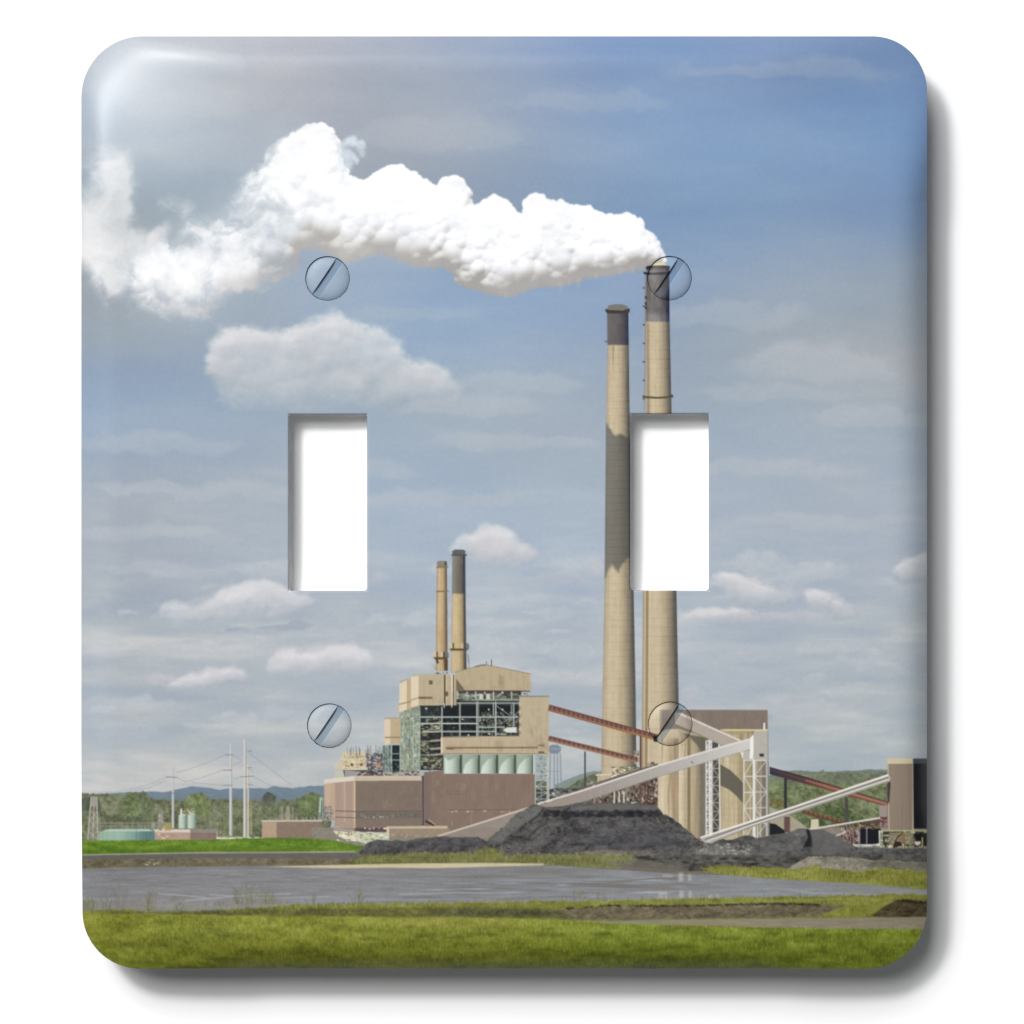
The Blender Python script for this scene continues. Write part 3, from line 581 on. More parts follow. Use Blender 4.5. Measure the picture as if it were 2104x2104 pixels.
    for y in (1120, 1190): line(A(20, y, 225, y), 1.6, '#97aca6')
    clutter(784, 1530, 806, 1585, ['#5c6c5c', '#8fa49c', '#3c4844', '#7d8c6c', '#a9c0b8'], 80, 1, 3, 3, 9, 21, .8); clutter(806, 1535, 820, 1584, ['#6d7a7a', '#2a3336', '#11181c'], 22, 1, 5, 1, 4, 22, .8)
    # mint hoppers under the gallery
    rect(911, 1551, 1095, 1589, '#37493a')
    for i, x in enumerate((708, 910, 1108, 1308, 1506)):
        x0 = 780+x/5.367; x1 = x0+176/5.367
        tower([(1551, x0, x1), (1589.5, x0, x1)], [(0, '#a9c0ad'), (.12, '#cfe0cf'), (.5, '#bcd0be'), (.75, '#98b09f'), (1, '#6d8476')], 30+i, n=.01)
        if i: poly([(x0, 1551), (x1, 1551), (x1, 1560), (x1-8, 1556), (x1-16, 1560), (x0+6, 1572), (x0+1, 1589), (x0, 1589)], '#86a08c', .75, soft=.7)
        else: poly([(x0, 1551), (x1, 1551), (x1, 1560), (x1-8, 1555), (x1-16, 1560), (x0+9, 1563), (x0+3, 1556), (x0, 1556)], '#86a08c', .8, soft=.7)
    # brown base blocks
    poly(A(0, 1350, 450, 1350, 460, 1500, 0, 1500), '#8c7a69')
    clutter(700, 1545, 752, 1583, ['#dccaa6', '#c9b387', '#e6d8b8', '#b09868', '#cdbfae', '#8f8672'], 120, 3, 12, 2, 7, 23, .95)
    poly(B(380, 310, 690, 300, 690, 560, 260, 560, 260, 470, 350, 440), '#d6c4a0', .75); clutter(702, 1546, 750, 1580, ['#dccaa6', '#a88f5e', '#e9dcc0', '#8c7d58'], 46, 2, 6, 1, 4, 24, .8)
    for x in (505, 640): poly(B(x-20, 472, x+18, 472, x+18, 510, x-20, 510), '#6e571e')
    poly(B(470, 380, 690, 372, 690, 385, 470, 392), '#9c8b68')
    clutter(751, 1546, 786, 1582, ['#3e2f38', '#57404a', '#2a2a30', '#7c7484', '#8c6c5c', '#8a8a7c', '#5c6a6a', '#4a3a34'], 170, 1.5, 5, 1.5, 5, 25, .9)
    rr = np.random.RandomState(8)
    for i in range(26): x = rr.uniform(712, 786); y = rr.uniform(1530, 1542); line([(x, y), (x, 1552)], 1.1, rr.choice(['#7a7d80', '#5f6266', '#a09888']), .85)
    poly(B(850, 470, 905, 470, 900, 530, 850, 530), '#cf8f58', .8)
    poly(B(260, 575, 410, 575, 410, 680, 260, 680), '#bfc3ac'); poly(B(380, 570, 940, 570, 940, 650, 540, 650, 400, 668), '#3c3c42'); poly(B(400, 570, 640, 590, 560, 655, 400, 670), '#a9a5a8', .9)
    clutter(738, 1582, 862, 1594, ['#55505a', '#2b2b30', '#b9a08c', '#a08c7a', '#8f9c80', '#cbb8a4'], 110, 2, 7, 1.5, 5, 26, .85)
    poly(B(108, 700, 200, 690, 540, 650, 1500, 645, 1500, 715, 545, 715, 110, 760), tx('#c9b8a0', .02)); poly(B(108, 700, 540, 655, 540, 715, 110, 762), '#dfd0bd')
    poly(B(110, 770, 265, 745, 265, 1290, 240, 1290, 110, 1130), tx('#c2a48a', .02, 4, 30)); poly(B(265, 745, 548, 720, 548, 1400, 250, 1360, 265, 1250), tx('#b09583', .02, 4, 30))
    for x in (150, 180, 400, 530): line(B(x, 735, x, 1300), 2.2, '#cbb29c', .8)
    poly(B(548, 720, 1500, 718, 1500, 1360, 1000, 1420, 548, 1390), tx('#837263', .012, 5, 5, 4)); line(B(556, 722, 556, 1385), 3, '#92744f'); line(B(545, 720, 545, 1390), 2, '#d3bfa8')
    poly(B(1495, 650, 1525, 650, 1525, 1355, 1495, 1355), '#3d2a30'); line(B(1498, 700, 1500, 1340), 1.6, '#a79b9c', .8)
    poly(B(1525, 600, 1800, 565, 1800, 640, 1932, 640)+C(1180, 165, 1180, 500, 1100, 530, 600, 700, 200, 800)+B(1525, 1360), tx('#8a7365', .02, 9, 9, 8))
    poly(B(1525, 600, 1620, 590, 1620, 1360, 1525, 1360), '#75665f', .5, soft=3)
    poly(C(165, 160, 1180, 160, 1180, 490, 930, 570, 200, 570, 165, 570), tx('#8b7466', .018, 20, 50, 9))
    for x, y in ((195, 350), (300, 350), (195, 380), (300, 380)): line(C(x, y, x+60, y), 1.6, '#6a5148', .8)
    for y0, c in ((1155, '#6b5d55'), (1245, '#6f6158')): line(B(265, y0-10, 548, y0, 1500, y0-8), 1.8, c)
    poly(B(560, 1165, 1490, 1160, 1490, 1245, 560, 1248), '#6f675f', .65); clutter(735, 1670, 862, 1680, ['#8c8a80', '#55504a', '#787670', '#5d6a62'], 110, 1, 4, 2, 7, 27, .55)
    clutter(746, 1676, 812, 1680, ['#c9ccc0'], 14, 1.5, 4, 1.5, 3, 28, .7)
    for i, x in enumerate((210, 390, 575, 790)): clutter(880+x/5.367, 1665, 880+(x+110)/5.367, 1669, ['#c9b8b0', '#b5a092', '#8b7466'], 14, 2, 6, 1, 2.5, 29+i, .8)
    line(C(200, 560, 1000, 556), 1, '#6a564c'); line(C(260, 680, 265, 740), 2, '#a08c7c'); line(C(470, 600, 470, 720), 1.2, '#a08c7c')
    # footings and low sheds
    poly(B(545, 1390, 1000, 1385, 1000, 1450, 545, 1440), '#5d4a48'); clutter(748, 1700, 796, 1704, ['#e8e0d4', '#5d4048'], 22, 2, 3.5, 2, 4, 33, .9)
    poly(B(250, 1370, 545, 1420, 545, 1470, 240, 1440), '#a8978a'); poly(B(235, 1430, 560, 1460, 560, 1580, 480, 1570, 330, 1520), '#e0d7bb')
    clutter(690, 1708, 745, 1728, ['#f0ead6', '#cfc6a4', '#8f8a66', '#e3dcc4', '#70704e'], 50, 3, 10, 1, 4, 34, .8)
    poly(B(560, 1450, 1030, 1450, 1030, 1560, 720, 1620, 560, 1570), tx('#c6c9ac', .05, 5)); clutter(735, 1708, 800, 1726, ['#d9dcc8', '#8ea08a', '#b7b98c', '#f0ece0', '#6a745c'], 60, 2, 8, 1, 4, 35, .8)
    poly(B(1000, 1365, 1860, 1358, 1860, 1395, 1000, 1402), '#c6b491'); poly(B(1030, 1402, 1900, 1395, 1850, 1480, 1700, 1520, 1030, 1530), tx('#9c8873', .03, 6)); poly(B(995, 1365, 1030, 1400, 1030, 1510, 998, 1450), '#dccba8')
    clutter(805, 1712, 880, 1720, ['#7c6a4a', '#a89878', '#6d7a4a', '#b5a58a'], 50, 2, 8, 1, 3, 36, .7)
    line(B(1545, 1290, 1670, 1350), 5, '#4c3a34'); line(B(1590, 1270, 1680, 1340), 1.5, '#c9b09c')
    # blue-green pipe rack at the left end
    poly(B(40, 950, 105, 950, 105, 1290, 20, 1290), '#a7b9b4', .5); line(B(65, 960, 50, 1170), 3, '#b4ccc8'); line(B(75, 1000, 70, 1250), 2, '#4c6a5c')
    poly(B(110, 1080, 225, 1080, 225, 1290, 110, 1290), '#a5988f', .8); clutter(664, 1655, 686, 1686, ['#7c7a78', '#b9b0a8', '#8b6a5c', '#5c5c58'], 50, 1, 5, 1, 5, 37, .7)
    # lattice tower right of the boiler house
    rect(1099, 1551, 1128, 1652, '#7c8c86', .45); rect(1101, 1605, 1127, 1652, '#2c3430', .85)
    foliage(ip(1100, 1606, 1127, 1600, 1127, 1622, 1100, 1622), '#56705a', '#708a6c', '#8aa484', 3, 5, 1)
    T = frame(1100, 1551, 1); truss(T, 0, 24, 0, 104, 8, '#b3bfb6', 1.5); line(T(12, 0, 12, 100), 1.2, '#9aa8a0'); line(T(26.5, 0, 26.5, 106), 2.6, '#c9c8b0')
    line(T(-3, 0, -3, 40), 2, '#c8d4d2')
    clutter(1100, 1553, 1127, 1600, ['#c0ccca', '#55625e', '#94a19c'], 50, 1, 4, 1, 4, 38, .55)

def conveyor(p, q, w, body, top, under, lattice=None):
    (ax, ay), (bx, by) = p, q; L = math.hypot(bx-ax, by-ay); nx, ny = (by-ay)/L, -(bx-ax)/L
    if ny > 0: nx, ny = -nx, -ny
    o = lambda t: [(ax+nx*t, ay+ny*t), (bx+nx*t, by+ny*t)]
    a, b = o(w/2), o(-w/2); poly([a[0], a[1], b[1], b[0]], body)
    line(o(w/2), w*.22, top); line(o(-w/2), w*.20, under)
    if lattice:
        n = int(L/5); c0, c1 = lattice
        for i in range(n):
            t = (i+.3)/n; x = ax+(bx-ax)*t; y = ay+(by-ay)*t
            line([(x+nx*w*.4, y+ny*w*.4), (x+(bx-ax)/L*2.5-nx*w*.35, y+(by-ay)/L*2.5-ny*w*.35)], 1.2, c0 if i % 2 else c1, .75)

def paint_seams():
    rr = np.random.RandomState(12)
    for x in range(736, 864, 7): line([(x, 1606), (x+.3, 1696)], .8, '#5c4e42', .16)
    for x in range(878, 1098, 8): line([(x, 1592), (x, 1655)], .8, '#5f4c42', .16)
    for y in range(1612, 1690, 9): line([(732, y), (866, y)], .7, '#6a5a4c', .12)
    for x0, x1, y0, y1, n in [(872, 1098, 1592, 1650, 46), (733, 864, 1605, 1660, 40), (862, 934, 1392, 1446, 18), (945, 1088, 1375, 1416, 22), (1070, 1126, 1435, 1545, 26), (912, 1120, 1515, 1545, 34), (1362, 1576, 1461, 1494, 40)]:
        for i in range(n):
            x = rr.uniform(x0, x1); y = rr.uniform(y0, y1); w = rr.uniform(2, 14); poly([(x, y), (x+w, y), (x+w, min(y1, y+rr.uniform(4, 26))), (x, min(y1, y+rr.uniform(4, 26)))], rr.choice(['#6a5848', '#a08c78', '#7c5a50', '#c8b698']), .09, soft=1.2)
        for i in range(n//2):
            x = rr.uniform(x0, x1); y = rr.uniform(y0, y1-6); line([(x, y), (x, min(y1, y+rr.uniform(5, 24)))], 1, '#6b4a36', .22)

def paint_silos():
    E = frame(1200, 1420, 4.6); F = frame(1540, 1540, 5.2216)
    rr = np.random.RandomState(6)
    # base of the tall chimneys
    poly(E(125, 790, 310, 780, 310, 900, 125, 920), tx('#bfae90', .03)); poly(E(110, 785, 310, 772, 310, 795, 110, 800), '#d6c8ac')
    poly(E(310, 780, 530, 750, 530, 860, 310, 860), tx('#c5bda6', .04, 5)); clutter(1255, 1575, 1320, 1600, ['#d3cdb8', '#8f8a70', '#6d6250', '#b7a98a', '#efe9da', '#7c6b4c'], 110, 2, 8, 1.5, 5, 41, .85)
    clutter(1205, 1600, 1235, 1625, ['#a89c88', '#c2b69c', '#6c6656', '#8c7f6c'], 40, 2, 6, 2, 6, 42, .8)
    poly(E(470, 570, 530, 560, 530, 690, 470, 690), '#a59a86'); clutter(1302, 1545, 1315, 1570, ['#d8d2c4', '#6a6154', '#b5aa90', '#4f4a44'], 26, 1, 4, 2, 5, 43, .9)
    poly(E(0, 900, 700, 680, 710, 1090, 0, 1060), tx('#6f6558', .05, 4)); 
    clutter(1215, 1610, 1352, 1653, ['#3c2e2c', '#8a7460', '#c9bfae', '#5c4438', '#2a2426', '#a89a84', '#6c4a3c', '#8f8a70', '#201c1e'], 420, 1.5, 6, 2, 8, 44, .85, .1)
    clutter(1330, 1565, 1352, 1655, ['#241c1e', '#3a2a2a', '#7a5a48', '#b9b0a0', '#5a3a30'], 150, 1.5, 5, 1.5, 6, 45, .8)
    for x in (280, 325, 370): poly(E(x, 950, x+14, 945, x+14, 1060, x, 1060), '#d2ccc0')
    for x, w, c in [(535, 4.6, '#6f4a3c'), (575, 3.2, '#5c3a34'), (600, 2, '#4a302c')]: line(E(x, 430 if w > 4 else 860, x, 1085), w*.8, c)
    poly(E(545, 560, 600, 690, 700, 690, 700, 560), '#c9b794', 0)
    # silo group
    poly(E(715, 175, 1735, 178, 1738, 370, 1310, 370, 1000, 400, 720, 400), tx('#85766a', .015, 5, 40, 5)); poly(E(715, 175, 735, 175, 735, 330, 715, 330), '#a39480', .8)
    poly(E(700, 420, 760, 370, 900, 355, 1160, 440, 1160, 1410, 1100, 1400, 960, 1310, 870, 1230, 760, 1170, 700, 1090), '#b9a88a')
    def stain(seed, orange=.25):
        def ex(X, Y, u, c):
            s = np.clip(fbm(X, Y, 3.4, 150, seed, 3)*2.2-.1, 0, 1)[..., None]*.5
            c = c*(1-s)+hexc('#8f7c5a')*s
            w = np.clip(-fbm(X, Y, 4.2, 120, seed+4, 3)*2.2-.15, 0, 1)[..., None]*.55
            c = c*(1-w)+hexc('#dccfb2')*w
            return c-(np.abs((Y % 12)-6) < .6)[..., None]*.02
        return ex
    x = lambda v: 1200+v/4.6
    y = lambda v: 1420+v/4.6
    tower([(y(430), x(700), x(900)), (y(1420), x(700), x(900))], [(0, '#cbb896'), (.12, '#dccaa8'), (.45, '#c9b48e'), (.8, '#b29f80'), (1, '#a39072')], 61, stain(61))
    poly(E(700, 440, 730, 380, 800, 360, 880, 358, 900, 400, 900, 450), '#cdbb98', .9, soft=1)
    poly(E(820, 820, 890, 820, 890, 1120, 800, 1130), '#c39a6c', .28, soft=2)
    for yy in range(840, 1130, 40): line(E(800, yy, 885, yy), 1, '#b58a5c', .35)
    tower([(y(430), x(895), x(1000)), (y(1400), x(895), x(1000))], [(0, '#d8c7a6'), (.35, '#cdbb98'), (.75, '#a08c68'), (1, '#7c6a48')], 63, stain(65))
    tower([(y(440), x(1000), x(1120)), (y(1400), x(1000), x(1120))], [(0, '#8b7b5c'), (.12, '#bba986'), (.5, '#b0a084'), (.8, '#8d8068'), (1, '#6c6558')], 67, stain(69))
    tower([(y(440), x(1120), x(1180)), (y(1400), x(1120), x(1180))], [(0, '#6d6a5c'), (.5, '#8c8a7e'), (1, '#55534a')], 69)
    for v in (970, 1005): line(E(v, 450, v, 1360), 1.4, '#9a8450' if v > 1000 else '#e2d8c4', .7)
    # shade cast across the silos by the gallery
    poly(E(930, 400, 1165, 440, 1165, 600, 1110, 570, 1060, 500, 1000, 440), '#64604f', .85, soft=.8)
    tower([(y(360), x(1285), x(1520)), (y(1410), x(1285), x(1520))], [(0, '#b09e7e'), (.15, '#c9b894'), (.5, '#c3b08a'), (.85, '#aa9870'), (1, '#a0906c')], 71, stain(73))
    poly(E(1310, 360, 1740, 360, 1740, 378, 1310, 378), '#d8c890'); poly(E(1310, 376, 1610, 376, 1610, 420, 1310, 400), '#a89a70', .8)
    tower([(y(380), x(1515), x(1610)), (y(1400), x(1515), x(1610))], [(0, '#b3a27c'), (.5, '#a39470'), (1, '#8b7e60')], 75, stain(77))
    tower([(y(640), x(1600), x(1745)), (y(1380), x(1600), x(1745))], [(0, '#8c8270'), (.25, '#a09580'), (.6, '#857b68'), (1, '#6a6254')], 79, stain(81))
    poly(E(1285, 690, 1380, 745, 1460, 820, 1515, 880, 1515, 1075, 1440, 990, 1370, 930, 1285, 890), '#5f5b4e', .9, soft=.6)
    # upper conveyor going up-left
    poly(E(860, 205, 930, 205, 1480, 470, 1310, 520, 860, 310), tx('#b3a698', .015)); line(E(900, 212, 1480, 470), 3.4, '#e0d2cc'); line(E(860, 312, 1180, 455), 2, '#8a7a58'); line(E(1180, 455, 1310, 520), 1.6, '#8b8378')
    # lattice towers
    T1 = (1150, 460, 1210, 1400)
    poly(E(1150, 460, 1280, 500, 1290, 1380, 1140, 1390), '#35322e', .8); poly(E(1150, 460, 1205, 470, 1205, 1390, 1140, 1390), '#b1aca0', .6)
    truss(E, 1155, 1205, 470, 1390, 16, '#e3e0d8', 1.8); truss(E, 1215, 1280, 650, 1380, 9, '#c6c0b2', 1.4); line(E(1185, 460, 1190, 1390), 3, '#e8e6e0'); line(E(1275, 500, 1290, 1360), 3, '#d4ccb8')
    # long conveyor rising from lower left
    top = E(0, 935, 700, 705, 1170, 565, 1580, 450); bot = E(1590, 545, 1180, 665, 700, 810, 0, 1045)
    poly([(1105, 1654.5), (1117, 1652)]+top+bot+[(1118, 1664)], lambda X, Y: ramp((X-1110)/430, [(0, '#a08f80'), (.25, '#a0948b'), (.5, '#aea69f'), (.75, '#beb8b2'), (1, '#d0cbc4')]))
    poly([(902, 1716.5), (1087, 1657), (1102, 1653), (1117, 1652), (1120, 1662), (1060, 1680), (1000, 1722), (985, 1722), (930, 1718)], tx('#96877a', .02, 6), .9)
    line([(900, 1718), (1085, 1660)], 3.6, '#cdbcae'); line([(1103, 1652.5)]+top, 3.4, '#e2dbd4'); line(bot[::-1], 1.2, '#8c8074', .7)
    for v in range(60, 1560, 95): 
        t = v/1580.0; a = E(v, 935-485*t+10); line([a[0], (a[0][0], a[0][1]+19)], .8, '#c8c0ba', .5)
    poly(E(1015, 660, 1040, 690, 1010, 675), '#6a6058')
    # head house
    poly(E(1480, 575, 1510, 565, 1600, 560, 1600, 650, 1500, 650), tx('#bcb6ac', .02)); poly(E(1480, 575, 1505, 580, 1500, 645), '#ebe8e2')
    poly(E(1570, 470, 1610, 400, 1610, 648, 1570, 640), '#e9e6df'); poly(E(1600, 390, 1742, 375, 1748, 655, 1600, 650), tx('#b8b1a8', .015)); poly(E(1575, 440, 1600, 410, 1600, 600, 1565, 640), '#f1efe9')
    poly(E(1658, 590, 1700, 590, 1700, 620, 1658, 620), '#3c3834'); line(E(1600, 655, 1748, 655), 1.6, '#e0dcd4')
    poly(E(1695, 300, 1712, 300, 1712, 365, 1695, 365), '#e9e6df')
    truss(E, 1510, 1600, 655, 1410, 5, '#dcd8ce', 2.0); truss(E, 1610, 1725, 655, 1400, 5, '#d3d0c8', 1.9)
    line(E(1608, 650, 1612, 1400), 4, '#e6e3db'); line(E(1728, 650, 1732, 1375), 3.6, '#b5b2ae'); line(E(1738, 370, 1742, 1330), 1.6, '#8b8a90')
    line(E(1640, 1180, 1640, 1400), 2, '#d0ccc0'); poly(E(1750, 1080, 1932, 1200, 1932, 1330, 1750, 1160), '#b3a891', .6)
    # rust conveyors left
    for p, q in ((C0(0, 0), C0(1, 0)),): pass

def C0(a, b): return (a, b)

def paint_rust():
    for p, q, w in [((1127, 1454), (1351, 1516), 11), ((1127, 1517), (1310, 1562), 9)]:
        conveyor(p, q, w, '#7a5044', '#6c4038', '#9c6030', ('#b98a70', '#5c2e28'))
    line([(1128, 1458), (1351, 1519)], 2.2, '#a87c68', .7); line([(1250, 1494), (1351, 1521)], 3, '#b07a34', .6); line([(1128, 1520), (1310, 1565)], 1.8, '#c09a90', .6)
    line([(1202, 1544), (1202, 1618)], 3.2, '#4b4850'); line([(1316, 1512), (1316, 1576)], 3.4, '#6a4438')
    rect(1343, 1512, 1351, 1524, '#201818')

def paint_right():
    F = frame(1540, 1540, 5.2216)
    dark = '#312c30'
    # rear low conveyor
    poly(F(220, 520, 400, 580, 400, 620, 220, 575), '#7b6a3c', .9); clutter(1582, 1640, 1618, 1658, ['#8a6a34', '#5c5a30', '#9c8a54', '#4c4028'], 50, 2, 6, 1, 3, 50, .8)
    poly(F(570, 640, 1000, 760, 1020, 790, 900, 780, 560, 690), '#76503c', .9); clutter(1650, 1664, 1735, 1690, ['#6a3e30', '#a07450', '#4a3028', '#8c8a5a'], 0, 2, 6, 1, 3, 51, .8)
    conveyor(F(570, 655)[0], F(1000, 780)[0], 6, '#75503c', '#8a5f44', '#4f3228', ('#a9805c', '#4a2a22'))
    poly(F(215, 620, 400, 680, 620, 840, 560, 850, 420, 900, 215, 790), tx('#a9a088', .03, 6)); poly(F(215, 790, 280, 800, 380, 870, 380, 900, 215, 920), '#1e2026'); poly(F(370, 720, 435, 720, 435, 890, 370, 890), '#5a3c38', .8)
    poly(F(660, 750, 740, 745, 745, 830, 655, 860), '#d2c7a4')
    # rust gallery going right
    poly(F(215, 188, 600, 290, 1480, 560, 1480, 612, 1100, 500, 600, 370, 215, 265), lambda X, Y: ramp((X-1580)/245, [(0, '#3a3040'), (.3, '#5c3a38'), (.5, '#8a5640'), (1, '#93604c')]))
    for i in range(46):
        t = i/46; a = F(220+1260*t, 195+(570-195)*t)[0]; line([(a[0], a[1]+1), (a[0]+3.5, a[1]+7)], 1.1, '#b98872' if t > .3 else '#6a5f78', .7)
    line(F(215, 190, 1480, 562), 1.8, '#402830'); line(F(600, 330, 1480, 590), 1.6, '#c09080', .6); line(F(600, 365, 1480, 608), 2, '#7c3a2c')
    poly(F(370, 310, 400, 310, 402, 640, 372, 640), '#2c3034')
    poly(F(1022, 515, 1055, 515, 1070, 800, 1040, 800, 1038, 560, 1034, 870, 1018, 870), '#4c4c48'); line(F(1160, 530, 1158, 740), 3, '#7a7460')
    line(F(1230, 560, 1400, 690), .8, '#b4c8b0', .6)
    # secondary gallery and steel
    poly(F(1390, 600, 1480, 600, 1480, 860, 1395, 860), tx('#a08f86', .03, 2, 30)); clutter(1806, 1678, 1824, 1700, ['#6a3c3c', '#4a2a30', '#a08078', '#7c4c48'], 60, 2, 6, 1, 5, 52, .85)
    rect(1755, 1702, 1810, 1736, '#1b1b24'); clutter(1722, 1700, 1766, 1738, ['#4c2c30', '#70544c', '#a08c80', '#26242c', '#8a6058', '#c4b4a8'], 190, 1.5, 5, 2, 8, 53, .85, .2)
    poly(F(1100, 820, 1400, 740, 1400, 830, 1180, 850), '#5c3c38', .75); clutter(1752, 1692, 1808, 1704, ['#8c7c54', '#5a3a34', '#a89c70', '#3a2a2c'], 80, 2, 6, 1, 3, 54, .85)
    conveyor(F(640, 860)[0], F(1400, 735)[0], 3.4, '#d6cdc6', '#e8e0da', '#8f7a70'); line(F(760, 860, 1080, 800), 2.4, '#9c6a58', .7); line(F(930, 925, 1060, 870), 2.6, '#cfc8c2')
    for x0 in (1180, 1258): line(F(x0, 850, x0, 1010), 1.6, '#a8a4a0')
    for x0 in (1040, 1075, 1110): line(F(x0, 800, x0+10, 1010), 2.6, '#8a6c66')
    line(F(1420, 1020, 1120, 1025), 2, '#e3e3de'); clutter(1755, 1733, 1815, 1741, ['#e9e9e4', '#b9b7b0'], 18, 4, 12, 1, 2.5, 55, .8)
    # big transfer house at the edge
    poly(F(1480, 150, 1752, 150, 1755, 1000, 1500, 1000, 1480, 870), tx('#93816f', .02, 2.2, 60, 6)); poly(F(1470, 95, 1752, 92, 1752, 150, 1480, 155), '#cfc09a'); line(F(1755, 95, 1755, 1000), 2.6, '#cdbfa4'); line(F(1485, 150, 1498, 870), 2, '#c4b59c')
    poly(F(1755, 100, 1985, 100, 1985, 850, 1760, 850), tx('#191a20', .01)); poly(F(1755, 98, 1985, 98, 1985, 152, 1755, 152), '#4a4c58'); poly(F(1480, 350, 1515, 350, 1500, 560, 1480, 600), '#3c3038', .9)
    for x0 in (1700, 1725, 1750): line(F(x0-15, 78, x0-15, 95), 1.2, '#a9997c')
    rect(1808, 1706, 1920, 1738, '#4a4a3c'); clutter(1808, 1706, 1905, 1742, ['#8c8c68', '#b9b88c', '#2c2c24', '#c9c7ac', '#6a6848', '#3c3c34', '#e4e0cc'], 260, 2, 7, 1.5, 6, 56, .8)
    poly(F(1500, 890, 1755, 890, 1760, 1010, 1510, 1010), '#9c8e70', .75); line(F(1410, 870, 1985, 872), 2.6, '#b6b98c'); poly(F(1760, 900, 1990, 890, 1990, 1030, 1800, 1030), '#141414', .9)
    line(F(1395, 870, 1400, 1030), 3, '#dcdccc'); line(F(1420, 880, 1422, 1030), 1.5, '#c8caa8')
    line(F(1545, 1050, 1580, 950, 1640, 900), 3.4, '#5c4020'); line(F(1650, 880, 1668, 1070), 3.6, '#8a6c38'); poly(F(1560, 990, 1620, 990, 1640, 1030, 1540, 1060), '#3a2a1c')
    poly(F(1765, 990, 1840, 985, 1830, 1020, 1790, 1030), '#dccfc2'); line(F(1855, 940, 1855, 1040), 2, '#d2c878')
    # long bright conveyor rising to the right
    a, b = (1440, 1727), F(1490, 292)[0]
    E = frame(1200, 1420, 4.6)
    poly([E(1100, 1385)[0], E(1200, 1365)[0], F(0, 770)[0], F(1490, 268)[0], F(1515, 305)[0], F(1500, 345)[0], F(0, 842)[0], E(1220, 1440)[0], E(1130, 1430)[0]], tx('#b3aea4', .015))
    line([E(1100, 1385)[0], F(0, 776)[0], F(1490, 272)[0]], 3.2, '#f0ece4'); line([E(1140, 1405)[0], F(0, 800)[0], F(1490, 300)[0]], 1.8, '#5f5850')
    line([E(1160, 1420)[0], F(0, 815)[0], F(1495, 318)[0]], 2.2, '#dcd7cf'); line([E(1200, 1440)[0], F(0, 838)[0], F(1500, 340)[0]], 1.5, '#8a847a')

def rubble(base, dark, lite, seed, s=7, streak=None, amp=1.0):
    d, b, l = hexc(dark), hexc(base), hexc(lite)
    def f(X, Y):
        n = fbm(X, Y, s, s*.7, seed, 4, .6)*.7+fbm(X+Y*.8, Y, s*4, s*2.2, seed+3, 4, .6)*.8
        r = 1-np.abs(fbm(X*1.0+Y*.6, Y*1.2-X*.2, s*3.2, s*2.4, seed+7, 4, .55))*2
        t = np.clip(.5+amp*(n*.6)-np.clip(r-.8, 0, 1)*1.6*amp, 0, 1)
        return ramp(t, [(0, d), (.45, b), (1, l)])
    return f

def grass(c_dark, c_mid, c_lite, seed, s=5, vs=3.0):
    def f(X, Y):
        n = fbm(X, Y, s*.35, s*.9, seed, 4, .7)*.7+fbm(X, Y, s*9, s*2.2, seed+5, 4, .6)*.75+fbm(X, Y, s*2, s*1.5, seed+8, 3, .6)*.35
        return ramp(np.clip(.5+n*.62, 0, 1), [(0, c_dark), (.5, c_mid), (1, c_lite)])
    return f

def tufts(n, x0, x1, yf, cols, hmin, hmax, seed, w=1.0, alpha=.7, lean=3):
    rr = np.random.RandomState(seed)
    for i in range(n):
        x = rr.uniform(x0, x1); y = yf(x, rr); h = rr.uniform(hmin, hmax)
        line([(x, y), (x+rr.uniform(-lean, lean), y-h)], w, cols[rr.randint(len(cols))], alpha)

